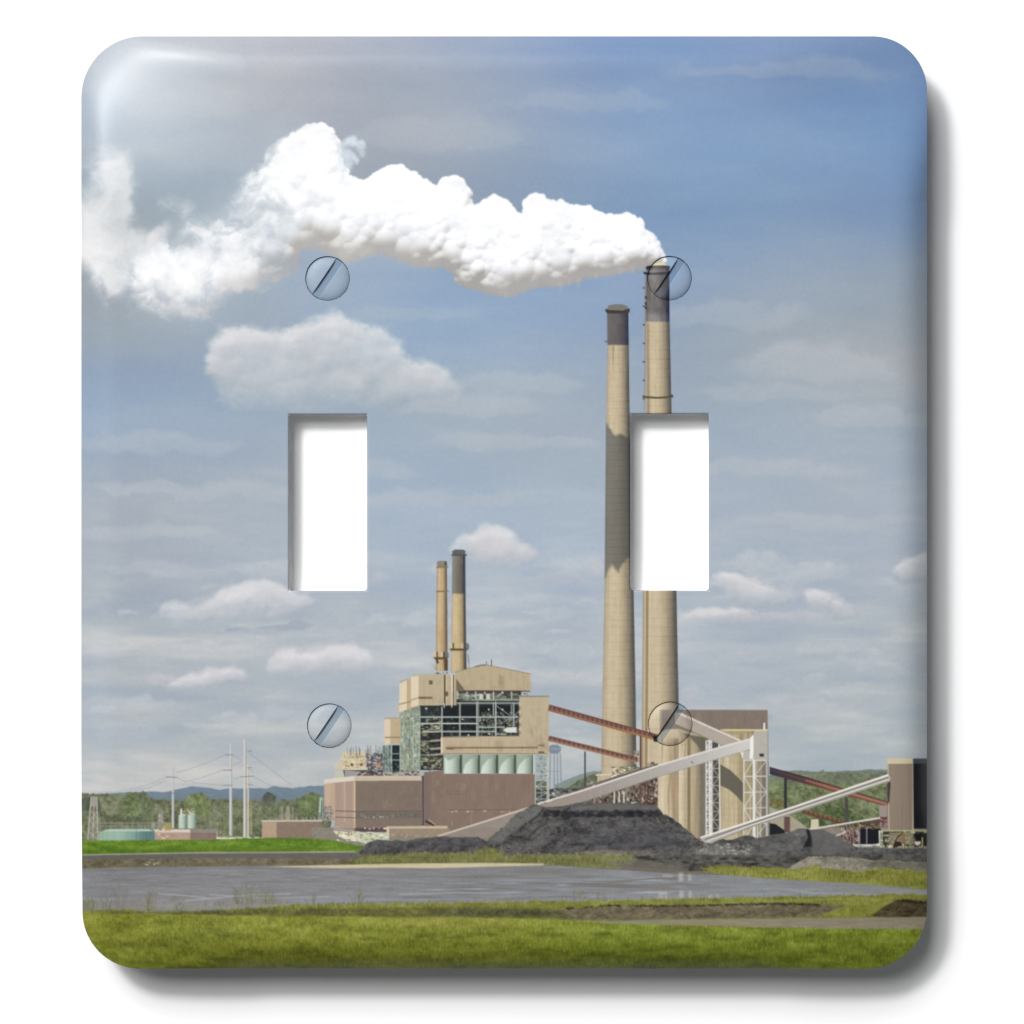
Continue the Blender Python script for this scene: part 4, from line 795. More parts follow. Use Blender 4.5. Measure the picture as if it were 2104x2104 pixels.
def paint_ground():
    W1 = frame(160, 1720, 2.2207); W2 = frame(1030, 1720, 2.1955); E = frame(1200, 1420, 4.6); F = frame(1540, 1540, 5.2216)
    # everything below the yard starts as mud bank
    poly(ip(150, 1745, 740, 1745, 1000, 1745, 1560, 1745, 1925, 1760, 1925, 1900, 150, 1900), tx('#77705f', .04, 9, 3, 2))
    # green berm on the left
    poly(ip(150, 1729, 200, 1727, 440, 1725, 500, 1722, 640, 1722, 690, 1728, 735, 1738, 760, 1740, 730, 1750, 640, 1751, 400, 1752, 250, 1755, 150, 1757), grass('#3f6418', '#5c861e', '#84a83a', 2, 4), rough=1)
    poly(ip(150, 1745, 640, 1742, 640, 1752, 150, 1757), '#3c5c14', .35, soft=3)
    line(ip(150, 1757.5, 250, 1755, 420, 1752, 600, 1751.5, 730, 1750), 2.6, '#a7a68f', .9)
    poly(ip(150, 1758, 400, 1754, 740, 1752, 900, 1760, 900, 1768, 400, 1763, 150, 1766), tx('#66635f', .03, 14, 2))
    poly(ip(150, 1766, 400, 1763, 700, 1765, 900, 1768, 900, 1778, 700, 1779, 400, 1780, 150, 1786), rubble('#71674f', '#55503a', '#8b8268', 4, 5))
    clutter(295, 1770, 338, 1778, ['#a59c88', '#c0b8a6', '#6a6248'], 26, 2, 6, 1, 3, 61, .7)
    tufts(300, 160, 700, lambda x, r: r.uniform(1772, 1786), ['#6c6a3c', '#8a8450', '#55502e'], 2, 6, 62, 1, .5)
    # coal
    coalc = rubble('#575554', '#302e2f', '#77746f', 11, 7)
    poly(ip(737, 1752, 748, 1738, 759, 1730, 775, 1725, 795, 1726, 805, 1728, 817, 1725, 828, 1729, 843, 1725, 867, 1722, 911, 1719, 940, 1720, 982, 1720, 1000, 1728, 1060, 1740, 1060, 1760, 760, 1762), rubble('#545254', '#373537', '#6e6c6d', 12, 7), rough=1.2)
    poly(ip(960, 1742, 1001, 1728, 1025, 1707, 1059, 1675, 1085, 1660, 1102, 1653, 1118, 1657, 1159, 1659, 1187, 1651, 1240, 1649, 1276, 1648, 1330, 1653, 1352, 1656, 1363, 1672, 1374, 1679, 1389, 1687, 1409, 1705, 1430, 1720, 1446, 1731, 1440, 1742, 1428, 1750, 1380, 1756, 1150, 1756, 960, 1752), coalc, rough=2.6)
    # smooth lit left flank, dark scarp along the top
    poly(ip(1003, 1728, 1026, 1707, 1059, 1675, 1085, 1660, 1102, 1654, 1116, 1658, 1106, 1672, 1075, 1694, 1050, 1712, 1030, 1730), tx('#74716c', .025, 9, 5, 4), .85, soft=1.5)
    poly(ip(1118, 1658, 1160, 1660, 1240, 1651, 1340, 1654, 1352, 1658, 1352, 1664, 1250, 1664, 1150, 1666, 1120, 1663), tx('#6d6b67', .03, 8, 3, 5), .8, soft=1.2)
    rr = np.random.RandomState(4)
    for i in range(150):
        x = rr.uniform(1118, 1356); y = 1669+rr.uniform(-3, 7)+(4 if x > 1180 else 0)*0; r = rr.uniform(2, 8)
        poly([(x-r, y), (x, y-r*.5), (x+r, y), (x+r*.5, y+r*.6), (x-r*.5, y+r*.6)], rr.choice(['#211f22', '#2a282a', '#1a1a20', '#39363a']), .7, soft=.6)
    for p in [(1117, 1662, 1106, 1676, 1086, 1690), (1127, 1680, 1120, 1694, 1104, 1702, 1090, 1716), (1130, 1668, 1122, 1684), (1346, 1664, 1356, 1684, 1366, 1694), (1374, 1680, 1384, 1692)]:
        line(ip(*p), 4, '#302d2e', .6)
    for x, y, w, h in [(1163, 1672, 9, 16), (1303, 1692, 4, 7), (1367, 1723, 7, 4), (1240, 1720, 16, 3), (1180, 1735, 20, 3), (1330, 1740, 16, 3)]: poly([(x-w, y-h*.4), (x+w, y-h), (x+w*.8, y+h), (x-w*.7, y+h*.8)], '#2a292c', .6, soft=1.2)
    poly(ip(1210, 1700, 1300, 1690, 1380, 1712, 1430, 1730, 1380, 1748, 1260, 1745, 1200, 1730), '#5a5862', .35, soft=12)
    for i in range(900):
        t = rr.rand(); x = 1010+t*430; top = np.interp(x, [1010, 1059, 1085, 1187, 1352, 1389, 1446], [1722, 1680, 1664, 1655, 1662, 1692, 1736]); y = top+rr.rand()**.8*(1752-top)
        r = rr.uniform(.7, 2.6); rect(x, y, x+r*1.5, y+r, rr.choice(['#242224', '#2e2c2e', '#8a8784', '#706d6a', '#3a3838']), .38)
    for i in range(16):
        x = rr.uniform(1060, 1400); y = rr.uniform(1690, 1745); w = rr.uniform(12, 34); poly([(x-w, y+4), (x-w*.3, y-3), (x+w*.2, y-2), (x+w, y+5), (x, y+7)], rr.choice(['#343235', '#6d6a6a', '#2b2a2c']), .32, soft=2.2)
    # foot of silos, pale rubble
    poly([(1428, 1752), (1444, 1733), (1462, 1733), (1480, 1724), (1500, 1726), (1522, 1718), (1539, 1716), (1555, 1722), (1578, 1718), (1617, 1712), (1640, 1703), (1655, 1703), (1672, 1706), (1693, 1705), (1712, 1714), (1731, 1726), (1756, 1739), (1779, 1741), (1818, 1743), (1925, 1743), (1925, 1775), (1655, 1764), (1540, 1778), (1300, 1770)], rubble('#5c5b5a', '#3e3c3e', '#7b7975', 17, 8), rough=1.2)
    poly(ip(1656, 1703, 1664, 1706, 1668, 1722, 1670, 1740, 1662, 1740, 1650, 1742, 1655, 1730, 1660, 1722), '#1c1c1f', .9, soft=.7)
    poly(ip(1668, 1706, 1693, 1706, 1756, 1739, 1700, 1762, 1668, 1755), tx('#6a6967', .03, 6, 4, 9), .7, soft=2)
    clutter(1428, 1732, 1545, 1756, ['#a9a49a', '#c4bfb2', '#6b6860', '#8d887c', '#dcd8cc', '#55524c'], 150, 1.5, 6, 1, 3.5, 63, .65)
    poly(ip(1425, 1755, 1450, 1738, 1475, 1736, 1540, 1750, 1545, 1758, 1430, 1762), '#a39e90', .35, soft=3)
    # coal road strip
    poly(ip(1200, 1762, 1300, 1752, 1430, 1756, 1560, 1758, 1925, 1755, 1925, 1785, 1600, 1785, 1420, 1790, 1260, 1778), rubble('#5a5751', '#34322f', '#7a766c', 23, 9), soft=1)
    for i in range(120):
        t = rr.rand(); x = 1290+t*370; y = 1762+t*10+rr.uniform(-5, 7); r = rr.uniform(3, 12)
        poly([(x-r, y), (x, y-r*.25), (x+r, y), (x, y+r*.3)], rr.choice(['#262421', '#33302b', '#4a463e', '#6d6a60']), .7, soft=.6)
    # rough grass strip above the pond
    poly(ip(720, 1768, 760, 1757, 850, 1752, 960, 1752, 1060, 1757, 1150, 1758, 1230, 1752, 1300, 1756, 1310, 1770, 1270, 1785, 1150, 1782, 1100, 1776, 800, 1778, 740, 1778), grass('#55532c', '#757540', '#9a9c5e', 31, 5), soft=1.5, rough=2)
    poly(ip(1170, 1752, 1240, 1746, 1330, 1748, 1345, 1756, 1240, 1760), rubble('#7d7767', '#5a5648', '#a8a08c', 33, 5), .8, soft=2)
    poly(ip(1230, 1775, 1300, 1762, 1400, 1780, 1420, 1795, 1300, 1788), tx('#6f6a5e', .03, 12, 3, 6), .8, soft=2.5)
    poly(ip(975, 1752, 990, 1743, 1003, 1738, 1014, 1746, 1034, 1753, 1030, 1762, 970, 1762), grass('#565f2c', '#727c3c', '#909b58', 35, 5), .75, rough=3, soft=2)
    tufts(60, 975, 1035, lambda x, r: r.uniform(1746, 1760), ['#8a9448', '#6a7434', '#9ea95c'], 4, 11, 66, 1, .6)
    poly(ip(700, 1770, 800, 1772, 1100, 1768, 1100, 1774, 800, 1780, 700, 1780), '#5e5a24', .5, soft=2)
    tufts(700, 720, 1300, lambda x, r: r.uniform(1754, 1778), ['#8c8c48', '#6c7030', '#a8a868', '#4e5026', '#7f8a38'], 2, 8, 64, 1, .6)
    # heaps of gravel at the right
    poly(ip(1610, 1790, 1640, 1772, 1662, 1760, 1700, 1759, 1750, 1762, 1800, 1768, 1925, 1772, 1925, 1805, 1700, 1800, 1640, 1795), rubble('#8c8674', '#6c6656', '#b0a994', 41, 5), rough=1.5)
    for i in range(90):
        x = rr.uniform(1655, 1790); y = rr.uniform(1763, 1790); line([(x, y), (x-rr.uniform(6, 12), y+rr.uniform(6, 10))], 1.4, rr.choice(['#b9b09c', '#9c9480', '#726c5c']), .5)
    poly(ip(1760, 1766, 1925, 1770, 1925, 1800, 1800, 1795), rubble('#6d695c', '#4b483f', '#8f8a78', 43, 7), .7, soft=3)
    poly(ip(1440, 1784, 1480, 1778, 1560, 1782, 1640, 1786, 1670, 1780, 1760, 1790, 1820, 1782, 1925, 1795, 1925, 1832, 1700, 1815, 1480, 1798), grass('#5c6226', '#7c8634', '#a0a858', 45, 5), rough=3, soft=.8)
    tufts(500, 1440, 1920, lambda x, r: np.interp(x, [1440, 1650, 1920], [1790, 1800, 1815])+r.uniform(-6, 8), ['#8d9440', '#70782c', '#a7ac60', '#545a22'], 3, 11, 65, 1, .6)
    # the pond
    pond = ip(150, 1786, 260, 1782, 400, 1781, 545, 1779, 700, 1778, 800, 1780, 1000, 1781, 1117, 1779, 1150, 1779, 1250, 1786, 1394, 1796, 1500, 1799, 1622, 1808, 1760, 1815, 1925, 1829, 1925, 1841, 1800, 1842, 1485, 1848, 1250, 1856, 1030, 1856, 820, 1860, 600, 1868, 380, 1876, 150, 1876)
    def water(X, Y):
        n = fbm(X, Y, 190, 6, 71, 4, .6); m = fbm(X, Y, 40, 3.2, 75, 4, .6)
        c = ramp(np.clip((X-160)/1750+n*.08, 0, 1), [(0, '#858588'), (.35, '#868688'), (.55, '#87898d'), (.8, '#8b8e92'), (1, '#8a8983')])
        c = c+(m*.060+fbm(X, Y, 3, 2, 77, 2)*.02)[..., None]
        g = (np.clip(n*2.2+.25, 0, 1)*sstep(750, 1150, X)*sstep(1750, 1400, X)*.55)[..., None]
        c = c*(1-g)+hexc('#77716a')*g
        b = (sstep(1820, 1850, Y)*np.clip(.4+n*1.2, 0, 1)*.55)[..., None]
        return c*(1-b)+hexc('#a3abb8')*b
    poly(pond, water, soft=.7)
    poly(ip(150, 1786, 400, 1781, 545, 1780, 1000, 1783, 1117, 1781, 1117, 1785, 900, 1788, 500, 1784, 150, 1792), '#6c6a66', .35, soft=1.5)
    poly(ip(540, 1781, 700, 1777, 850, 1774, 1000, 1773, 1117, 1774.5, 1117, 1778, 1000, 1781, 900, 1784, 790, 1783, 700, 1784), tx('#cdc09c', .03, 20, 3), soft=.9)
    poly(ip(160, 1855, 330, 1838, 380, 1836, 480, 1842, 620, 1845, 560, 1862, 380, 1874, 160, 1876), rubble('#8b8684', '#7b7672', '#a3a1a6', 72, 9, amp=.6), .8, soft=3)
    for p in [(325, 1836, 380, 1840, 430, 1846), (370, 1852, 520, 1838, 600, 1836), (430, 1838, 560, 1846, 680, 1842), (820, 1838, 950, 1834, 1050, 1838)]: line(ip(*p), 2, '#b2b6c2', .6)
    for i in range(46):
        x = rr.uniform(870, 1400); y = rr.uniform(1800, 1846); w = rr.uniform(20, 70); poly([(x-w, y), (x, y-1.6), (x+w, y), (x, y+1.6)], rr.choice(['#6f6c66', '#7d7468', '#9aa2b0', '#b3bac8', '#66645f']), .6, soft=.8)
    line(ip(1245, 1813, 1330, 1806, 1420, 1802), 1.8, '#7a6a52', .7); line(ip(1150, 1815, 1240, 1816, 1300, 1812), 1.4, '#6f665a', .7)
    for x, y, w, h in [(1399, 1802, 5, 9), (1417, 1803, 3, 7), (1400, 1838, 4, 8), (1418, 1838, 3, 7), (1362, 1836, 9, 3), (1362, 1843, 9, 2.5), (1372, 1800, 10, 2), (1460, 1842, 3, 3), (1474, 1842, 3, 3)]:
        rect(x-w, y-h, x+w, y+h, '#c9c0bc', .6, soft=1.6)
    line(ip(1620, 1828, 1680, 1836), 1.2, '#b9bdc6', .7); line(ip(1690, 1834, 1800, 1838), 1, '#b0b2b4', .6)
    # near bank
    poly(ip(150, 1872, 250, 1868, 330, 1872, 380, 1874, 500, 1866, 620, 1858, 820, 1856, 1030, 1853, 1250, 1850, 1485, 1844, 1700, 1841, 1925, 1836, 1925, 1912, 150, 1912), grass('#5c6326', '#7a8434', '#98a04e', 81, 6), rough=2.5, soft=.6)
    poly(ip(220, 1873, 400, 1871, 520, 1866, 700, 1866, 900, 1866, 1030, 1868, 1150, 1872, 1150, 1884, 1000, 1884, 700, 1882, 450, 1880, 230, 1877), grass('#33391a', '#535a2a', '#7c8442', 83, 6), .9, soft=2, rough=2)
    poly(ip(240, 1862, 330, 1866, 420, 1862, 500, 1862, 460, 1870, 300, 1874), '#8f8a86', .6, soft=2)
    poly(ip(1160, 1868, 1250, 1862, 1380, 1860, 1520, 1857, 1660, 1857, 1740, 1860, 1680, 1884, 1500, 1886, 1300, 1890, 1180, 1890, 1100, 1880), rubble('#6d6349', '#4c4533', '#8c8264', 85, 7), soft=1.5, rough=1.5)
    for i in range(150):
        t = rr.rand(); x = 1165+t*515; y = np.interp(x, [1165, 1240, 1380, 1520, 1600, 1680], [1866, 1860, 1861, 1858, 1856, 1858])+rr.uniform(-1, 1.5); r = rr.uniform(2, 9)
        poly([(x-r, y), (x, y-1.6), (x+r, y-.3), (x+r*.4, y+rr.uniform(1, 4))], '#37301f', .6, soft=.5)
    poly(ip(880, 1866, 1000, 1864, 1150, 1868, 1180, 1886, 1000, 1886, 900, 1880), rubble('#5c5a34', '#3a3820', '#7f7c4c', 87, 6), .7, soft=3)
    poly(ip(1815, 1864, 1840, 1850, 1870, 1850, 1925, 1854, 1925, 1884, 1820, 1886, 1790, 1882), rubble('#4b3f2a', '#2a2216', '#6c5e40', 89, 6), .95, soft=1.5)
    poly(ip(1838, 1851, 1856, 1847, 1880, 1850, 1925, 1852, 1925, 1858, 1870, 1856), '#241c16', .7, soft=1, rough=2); line(ip(1550, 1852, 1700, 1848, 1800, 1846), 1.5, '#a9a868', .5)
    poly(ip(1180, 1894, 1350, 1890, 1550, 1888, 1750, 1886, 1925, 1884, 1925, 1910, 1700, 1908, 1450, 1902, 1250, 1898), tx('#91876f', .04, 30, 3, 8), soft=1.2)
    # foreground meadow
    md = grass('#57621a', '#7d8a2a', '#a0aa4c', 91, 7)
    def meadow(X, Y):
        c = md(X, Y); t = sstep(1885, 1985, Y)[..., None]
        c = c*(1-t*np.array([.18, .16, .34])); k = (sstep(900, 1400, X)*.5)[..., None]
        return c*(1-k*np.array([.10, -.02, .14]))
    poly(ip(150, 1881, 250, 1879, 500, 1883, 800, 1885, 1000, 1886, 1150, 1891, 1250, 1897, 1450, 1903, 1700, 1909, 1925, 1910, 1925, 2010, 150, 2010), meadow, rough=1.5)
    poly(ip(760, 1890, 900, 1886, 1050, 1890, 1150, 1894, 1000, 1902, 800, 1900), '#a8a05c', .3, soft=6)
    for x, y, w in [(335, 1894, 24), (760, 1928, 22), (870, 1922, 30), (990, 1920, 40), (1130, 1920, 40), (1235, 1918, 26), (1500, 1928, 26), (1590, 1918, 18), (1665, 1921, 10), (1390, 1945, 30), (1230, 1962, 50), (1090, 1958, 30), (1060, 1988, 30), (1560, 1984, 36), (300, 1978, 50), (460, 1970, 40)]:
        poly([(x-w, y), (x-w*.4, y-3), (x+w*.5, y-3), (x+w, y+1), (x+w*.3, y+4), (x-w*.5, y+4)], grass('#39460e', '#4c5e14', '#65781f', 93, 4), .75, soft=2.2, rough=2)
    tufts(5200, 155, 1915, lambda x, r: 1888+r.uniform(0, 1)**.8*112+(16 if x > 1250 else 0), ['#a5b254', '#8a9a34', '#5c6c18', '#4a5a14', '#b9bf78', '#7d9426', '#66761c'], 2.5, 8, 94, 1.0, .42, 2.5)
    tufts(900, 155, 1915, lambda x, r: np.interp(x, [150, 600, 1200, 1915], [1872, 1862, 1854, 1842])+r.uniform(-4, 12), ['#8a9140', '#6c7430', '#a4a868', '#4c5222', '#93a04a'], 3, 10, 95, 1, .55)
    # tall dry weeds in front of the water
    for x, h, n in [(188, 34, 26), (215, 40, 16), (245, 60, 14), (308, 46, 22), (492, 40, 22), (515, 46, 30), (545, 36, 30), (560, 30, 16), (735, 34, 22), (180, 26, 30), (640, 22, 12), (1190, 26, 16), (1236, 22, 12), (370, 26, 14)]:
        for i in range(n):
            a = rr.uniform(-9, 9); y0 = 1872-(14 if x > 450 else 0)-(6 if x > 1000 else 0); hh = h*rr.uniform(.35, 1)
            line([(x+a, y0), (x+a*1.3+rr.uniform(-4, 4), y0-hh*.6), (x+a*1.6+rr.uniform(-9, 9), y0-hh)], .9, rr.choice(['#6c6a50', '#858158', '#5a5a44', '#8f8e6c']), .5)
            if i % 3 == 0: poly([(x+a-3, y0-hh), (x+a, y0-hh-3), (x+a+3, y0-hh), (x+a, y0-hh+3)], '#7c7f56', .4, soft=.8)

def paint_picture():
    paint_sky(); paint_clouds()
    paint_land(); paint_chimneys(); paint_smoke_over(); paint_plant(); paint_silos(); paint_seams(); paint_rust(); paint_right(); paint_ground()
    l = (CAN*np.array([.30, .59, .11])).sum(-1, keepdims=True)
    R_, G_, B_ = CAN[..., 0:1], CAN[..., 1:2], CAN[..., 2:3]
    blue = np.clip((B_-R_-.01)/.07, 0, 1)*sstep(1770, 1740, GY)[..., None]
    green = np.clip((np.minimum(G_-R_, G_-B_)-.0)/.03, 0, 1)
    low = sstep(750, 1250, GY)[..., None]
    k = .84+blue*(.05-.13*low)+green*.06
    CAN[:] = l+(CAN-l)*k
    CAN[:] += green*np.array([.022, -.004, 0])+blue*(np.array([-.020, .003, -.008])+low*np.array([.014, -.001, .006]))
    g = np.random.RandomState(99).normal(0, 1, (PH, PW, 1))
    CAN[:] = np.clip(blur(CAN, .42)+blur(g, .5)*.006+blur(g[::-1], 1.6)*.006, 0, 1)

def paint_smoke_over():
    # smoke first, then the rim of the smoking chimney on top of it
    i0 = int((536-PY0)*SC); i1 = int((620-PY0)*SC); j0 = int((1318-PX0)*SC); j1 = int((1382-PX0)*SC)
    keep = CAN[i0:i1, j0:j1].copy()
    paint_smoke()
    m = np.zeros((PH, PW)); r = cover(ip(1330, 546, 1341, 541, 1366, 540, 1376, 547, 1378, 620, 1320, 620, 1322, 556))
    m[r[0]] = r[1]; mm = m[i0:i1, j0:j1, None]
    CAN[i0:i1, j0:j1] = CAN[i0:i1, j0:j1]*(1-mm)+keep*mm

# ================================================================ the scene
paint_picture()
INK = 0.662                       # the print's white against full white
lin = np.where(CAN <= .04045, CAN/12.92, ((np.clip(CAN, 0, 1)+.055)/1.055)**2.4)**1.04*INK

def ink(px, py):
    """bilinear print colour at frame positions"""
    x = np.clip((np.asarray(px)-PX0)*SC-.5, 0, PW-1.001); y = np.clip((np.asarray(py)-PY0)*SC-.5, 0, PH-1.001)
    i = x.astype(int); j = y.astype(int); fx = (x-i)[..., None]; fy = (y-j)[..., None]
    return (lin[j, i]*(1-fx)+lin[j, i+1]*fx)*(1-fy)+(lin[j+1, i]*(1-fx)+lin[j+1, i+1]*fx)*fy

def to_world(px, py, h):
    """frame position and height above the wall -> metres"""
    px = np.asarray(px, float); py = np.asarray(py, float); h = np.broadcast_to(h, px.shape)
    return np.stack([(px-1052)*U, -h*U, (1052-py)*U], -1)

def link(name, verts, faces, mat, parent=None, colors=None, smooth=True, origin=(0, 0, 0)):
    me = bpy.data.meshes.new(name)
    V = np.asarray(verts, float).reshape(-1, 3)-np.array(origin)
    if isinstance(faces, np.ndarray):
        n = len(faces); me.vertices.add(len(V)); me.vertices.foreach_set('co', V.ravel())
        me.loops.add(n*4); me.loops.foreach_set('vertex_index', faces.ravel().astype(np.int32))
        me.polygons.add(n); me.polygons.foreach_set('loop_start', np.arange(0, n*4, 4, dtype=np.int32))
        me.update(calc_edges=True)
    else:
        me.from_pydata([tuple(v) for v in V], [], faces); me.update()
    me.polygons.foreach_set('use_smooth', [smooth]*len(me.polygons))
    if colors is not None:
        a = me.color_attributes.new('ink', 'FLOAT_COLOR', 'POINT')
        c = np.concatenate([colors.reshape(-1, 3), np.ones((len(V), 1))], 1); a.data.foreach_set('color', c.ravel().astype(np.float32))
    me.materials.append(mat); o = bpy.data.objects.new(name, me); COL.objects.link(o)
    o.location = origin
    if parent: o.parent = parent; 
    return o

def material(name, base=(.8, .8, .8), rough=.4, ink_attr=False, tint=None, coat=0, bump=0, bscale=900, spec=.5, rvar=.0):
    m = bpy.data.materials.new(name); m.use_nodes = True; nt = m.node_tree; b = nt.nodes['Principled BSDF']
    b.inputs['Base Color'].default_value = (*base, 1); b.inputs['Roughness'].default_value = rough; b.inputs['Specular IOR Level'].default_value = spec
    b.inputs['Coat Weight'].default_value = coat; b.inputs['Coat Roughness'].default_value = .23
    tc = nt.nodes.new('ShaderNodeTexCoord')
    if ink_attr:
        at = nt.nodes.new('ShaderNodeAttribute'); at.attribute_name = 'ink'; src = at.outputs['Color']
        # faint unevenness of the dye
        n = nt.nodes.new('ShaderNodeTexNoise'); n.inputs['Scale'].default_value = 1400; n.inputs['Detail'].default_value = 3
        mr = nt.nodes.new('ShaderNodeMapRange'); mr.inputs['To Min'].default_value = .965; mr.inputs['To Max'].default_value = 1.035
        nt.links.new(tc.outputs['Object'], n.inputs['Vector']); nt.links.new(n.outputs['Fac'], mr.inputs['Value'])
        mx = nt.nodes.new('ShaderNodeMix'); mx.data_type = 'RGBA'; mx.blend_type = 'MULTIPLY'; mx.inputs[0].default_value = 1
        nt.links.new(src, mx.inputs[6]); nt.links.new(mr.outputs[0], mx.inputs[7]); src = mx.outputs[2]
        if tint:
            m2 = nt.nodes.new('ShaderNodeMix'); m2.data_type = 'RGBA'; m2.blend_type = 'MULTIPLY'; m2.inputs[0].default_value = 1; m2.inputs[7].default_value = (*tint, 1)
            nt.links.new(src, m2.inputs[6]); src = m2.outputs[2]
        nt.links.new(src, b.inputs['Base Color'])
    if bump:
        n = nt.nodes.new('ShaderNodeTexNoise'); n.inputs['Scale'].default_value = bscale; n.inputs['Detail'].default_value = 4
        bp = nt.nodes.new('ShaderNodeBump'); bp.inputs['Strength'].default_value = bump; bp.inputs['Distance'].default_value = 2e-5
        nt.links.new(tc.outputs['Object'], n.inputs['Vector']); nt.links.new(n.outputs['Fac'], bp.inputs['Height']); nt.links.new(bp.outputs[0], b.inputs['Normal'])
    return m
M_print = material('printed_gloss', rough=.5, ink_attr=True, coat=.17, bump=.12, spec=.08)
M_screw = material('printed_screw', rough=.5, ink_attr=True, coat=.0, bump=.1, spec=.3)
M_slot = material('slot_metal', rough=.45, ink_attr=True, tint=(.50, .62, .70))
M_white = material('white_plastic', (.76, .76, .76), .45, bump=.1)
M_wall = material('white_wall', (.72, .72, .72), .85, bump=.05, bscale=300, spec=.1)

# ---- wall behind the plate
w = .9
wall = link('wall', [(-w, 0, -w), (w, 0, -w), (w, 0, w), (-w, 0, w)], [(0, 1, 2, 3)], M_wall, smooth=False)
wall['kind'] = 'structure'

# ---- the plate
plate = bpy.data.objects.new('light_switch_plate', None); COL.objects.link(plate); plate.empty_display_size = .02
plate['label'] = 'glossy double toggle light switch cover printed with a smoking power plant under a cloudy sky'
plate['category'] = 'switch plate'

# outline of the plate: rounded rectangle, corner radii as measured
XL, XR, YT, YB = 167.0, 1904.5, 74.5, 1990.0
XL2, XR2 = 168.5, 1904.0
RAD = {'tl': 126.0, 'tr': 112.0, 'br': 124.0, 'bl': 116.0}
K = 1.0                            # filled below: the rim lies deeper than the face
def span(y):
    l = XL*1.0; r = XR
    def side(rt, rb, sgn):
        if y < YT+rt: d = YT+rt-y; return rt-math.sqrt(max(rt*rt-d*d, 0))
        if y > YB-rb: d = y-(YB-rb); return rb-math.sqrt(max(rb*rb-d*d, 0))
        return 0
    wob = 3.5*max(0, (y-1500)/490.0)**1.5              # the real cover narrows slightly at its lower left
    return l+side(RAD['tl'], RAD['bl'], 1)+wob, r-side(RAD['tr'], RAD['br'], -1)

HOLES = [(593.5, 851.5, 754.0, 1213.5), (1295.0, 850.5, 1456.0, 1213.0)]
HR = 6.0
SCREWS = [(673.0, 572.0), (1375.5, 571.5), (676.5, 1491.0), (1377.0, 1487.0)]
SR = 45.0
ROLL, DROP = 92.0, 40.0           # width and fall of the rounded border

def rim_height(d):
    """height of the face above the wall at distance d from the outline"""
    t = np.clip(1-d/ROLL, 0, 1)
    return STAND-DROP*t**3.6

def corner_fall(px, py):
    """the cover is pillowed towards its corners"""
    u = np.maximum(340-np.minimum(px-XL, XR-px), 0); v = np.maximum(340-np.minimum(py-YT, YB-py), 0); r2 = u*u+v*v+1
    return 27.0*(np.sqrt(r2)/360)**2.8*(2*u*v/r2)**1.5

def sdf(px, py):
    cx = (XL+XR)/2; cy = (YT+YB)/2; hx = (XR-XL)/2; hy = (YB-YT)/2
    r = np.where(py < cy, np.where(px < cx, RAD['tl'], RAD['tr']), np.where(px < cx, RAD['bl'], RAD['br']))
    qx = np.abs(px-cx)-hx+r; qy = np.abs(py-cy)-hy+r
    return -(np.hypot(np.maximum(qx, 0), np.maximum(qy, 0))+np.minimum(np.maximum(qx, qy), 0)-r)

def cuts(lo, hi, step, marks):
    """evenly spaced values that also land exactly on the marks"""
    m = sorted([lo, hi]+marks); out = []
    for a, b in zip(m[:-1], m[1:]):
        n = max(1, int(round((b-a)/step))); out += list(np.linspace(a, b, n, endpoint=False))
    return np.array(out+[hi])

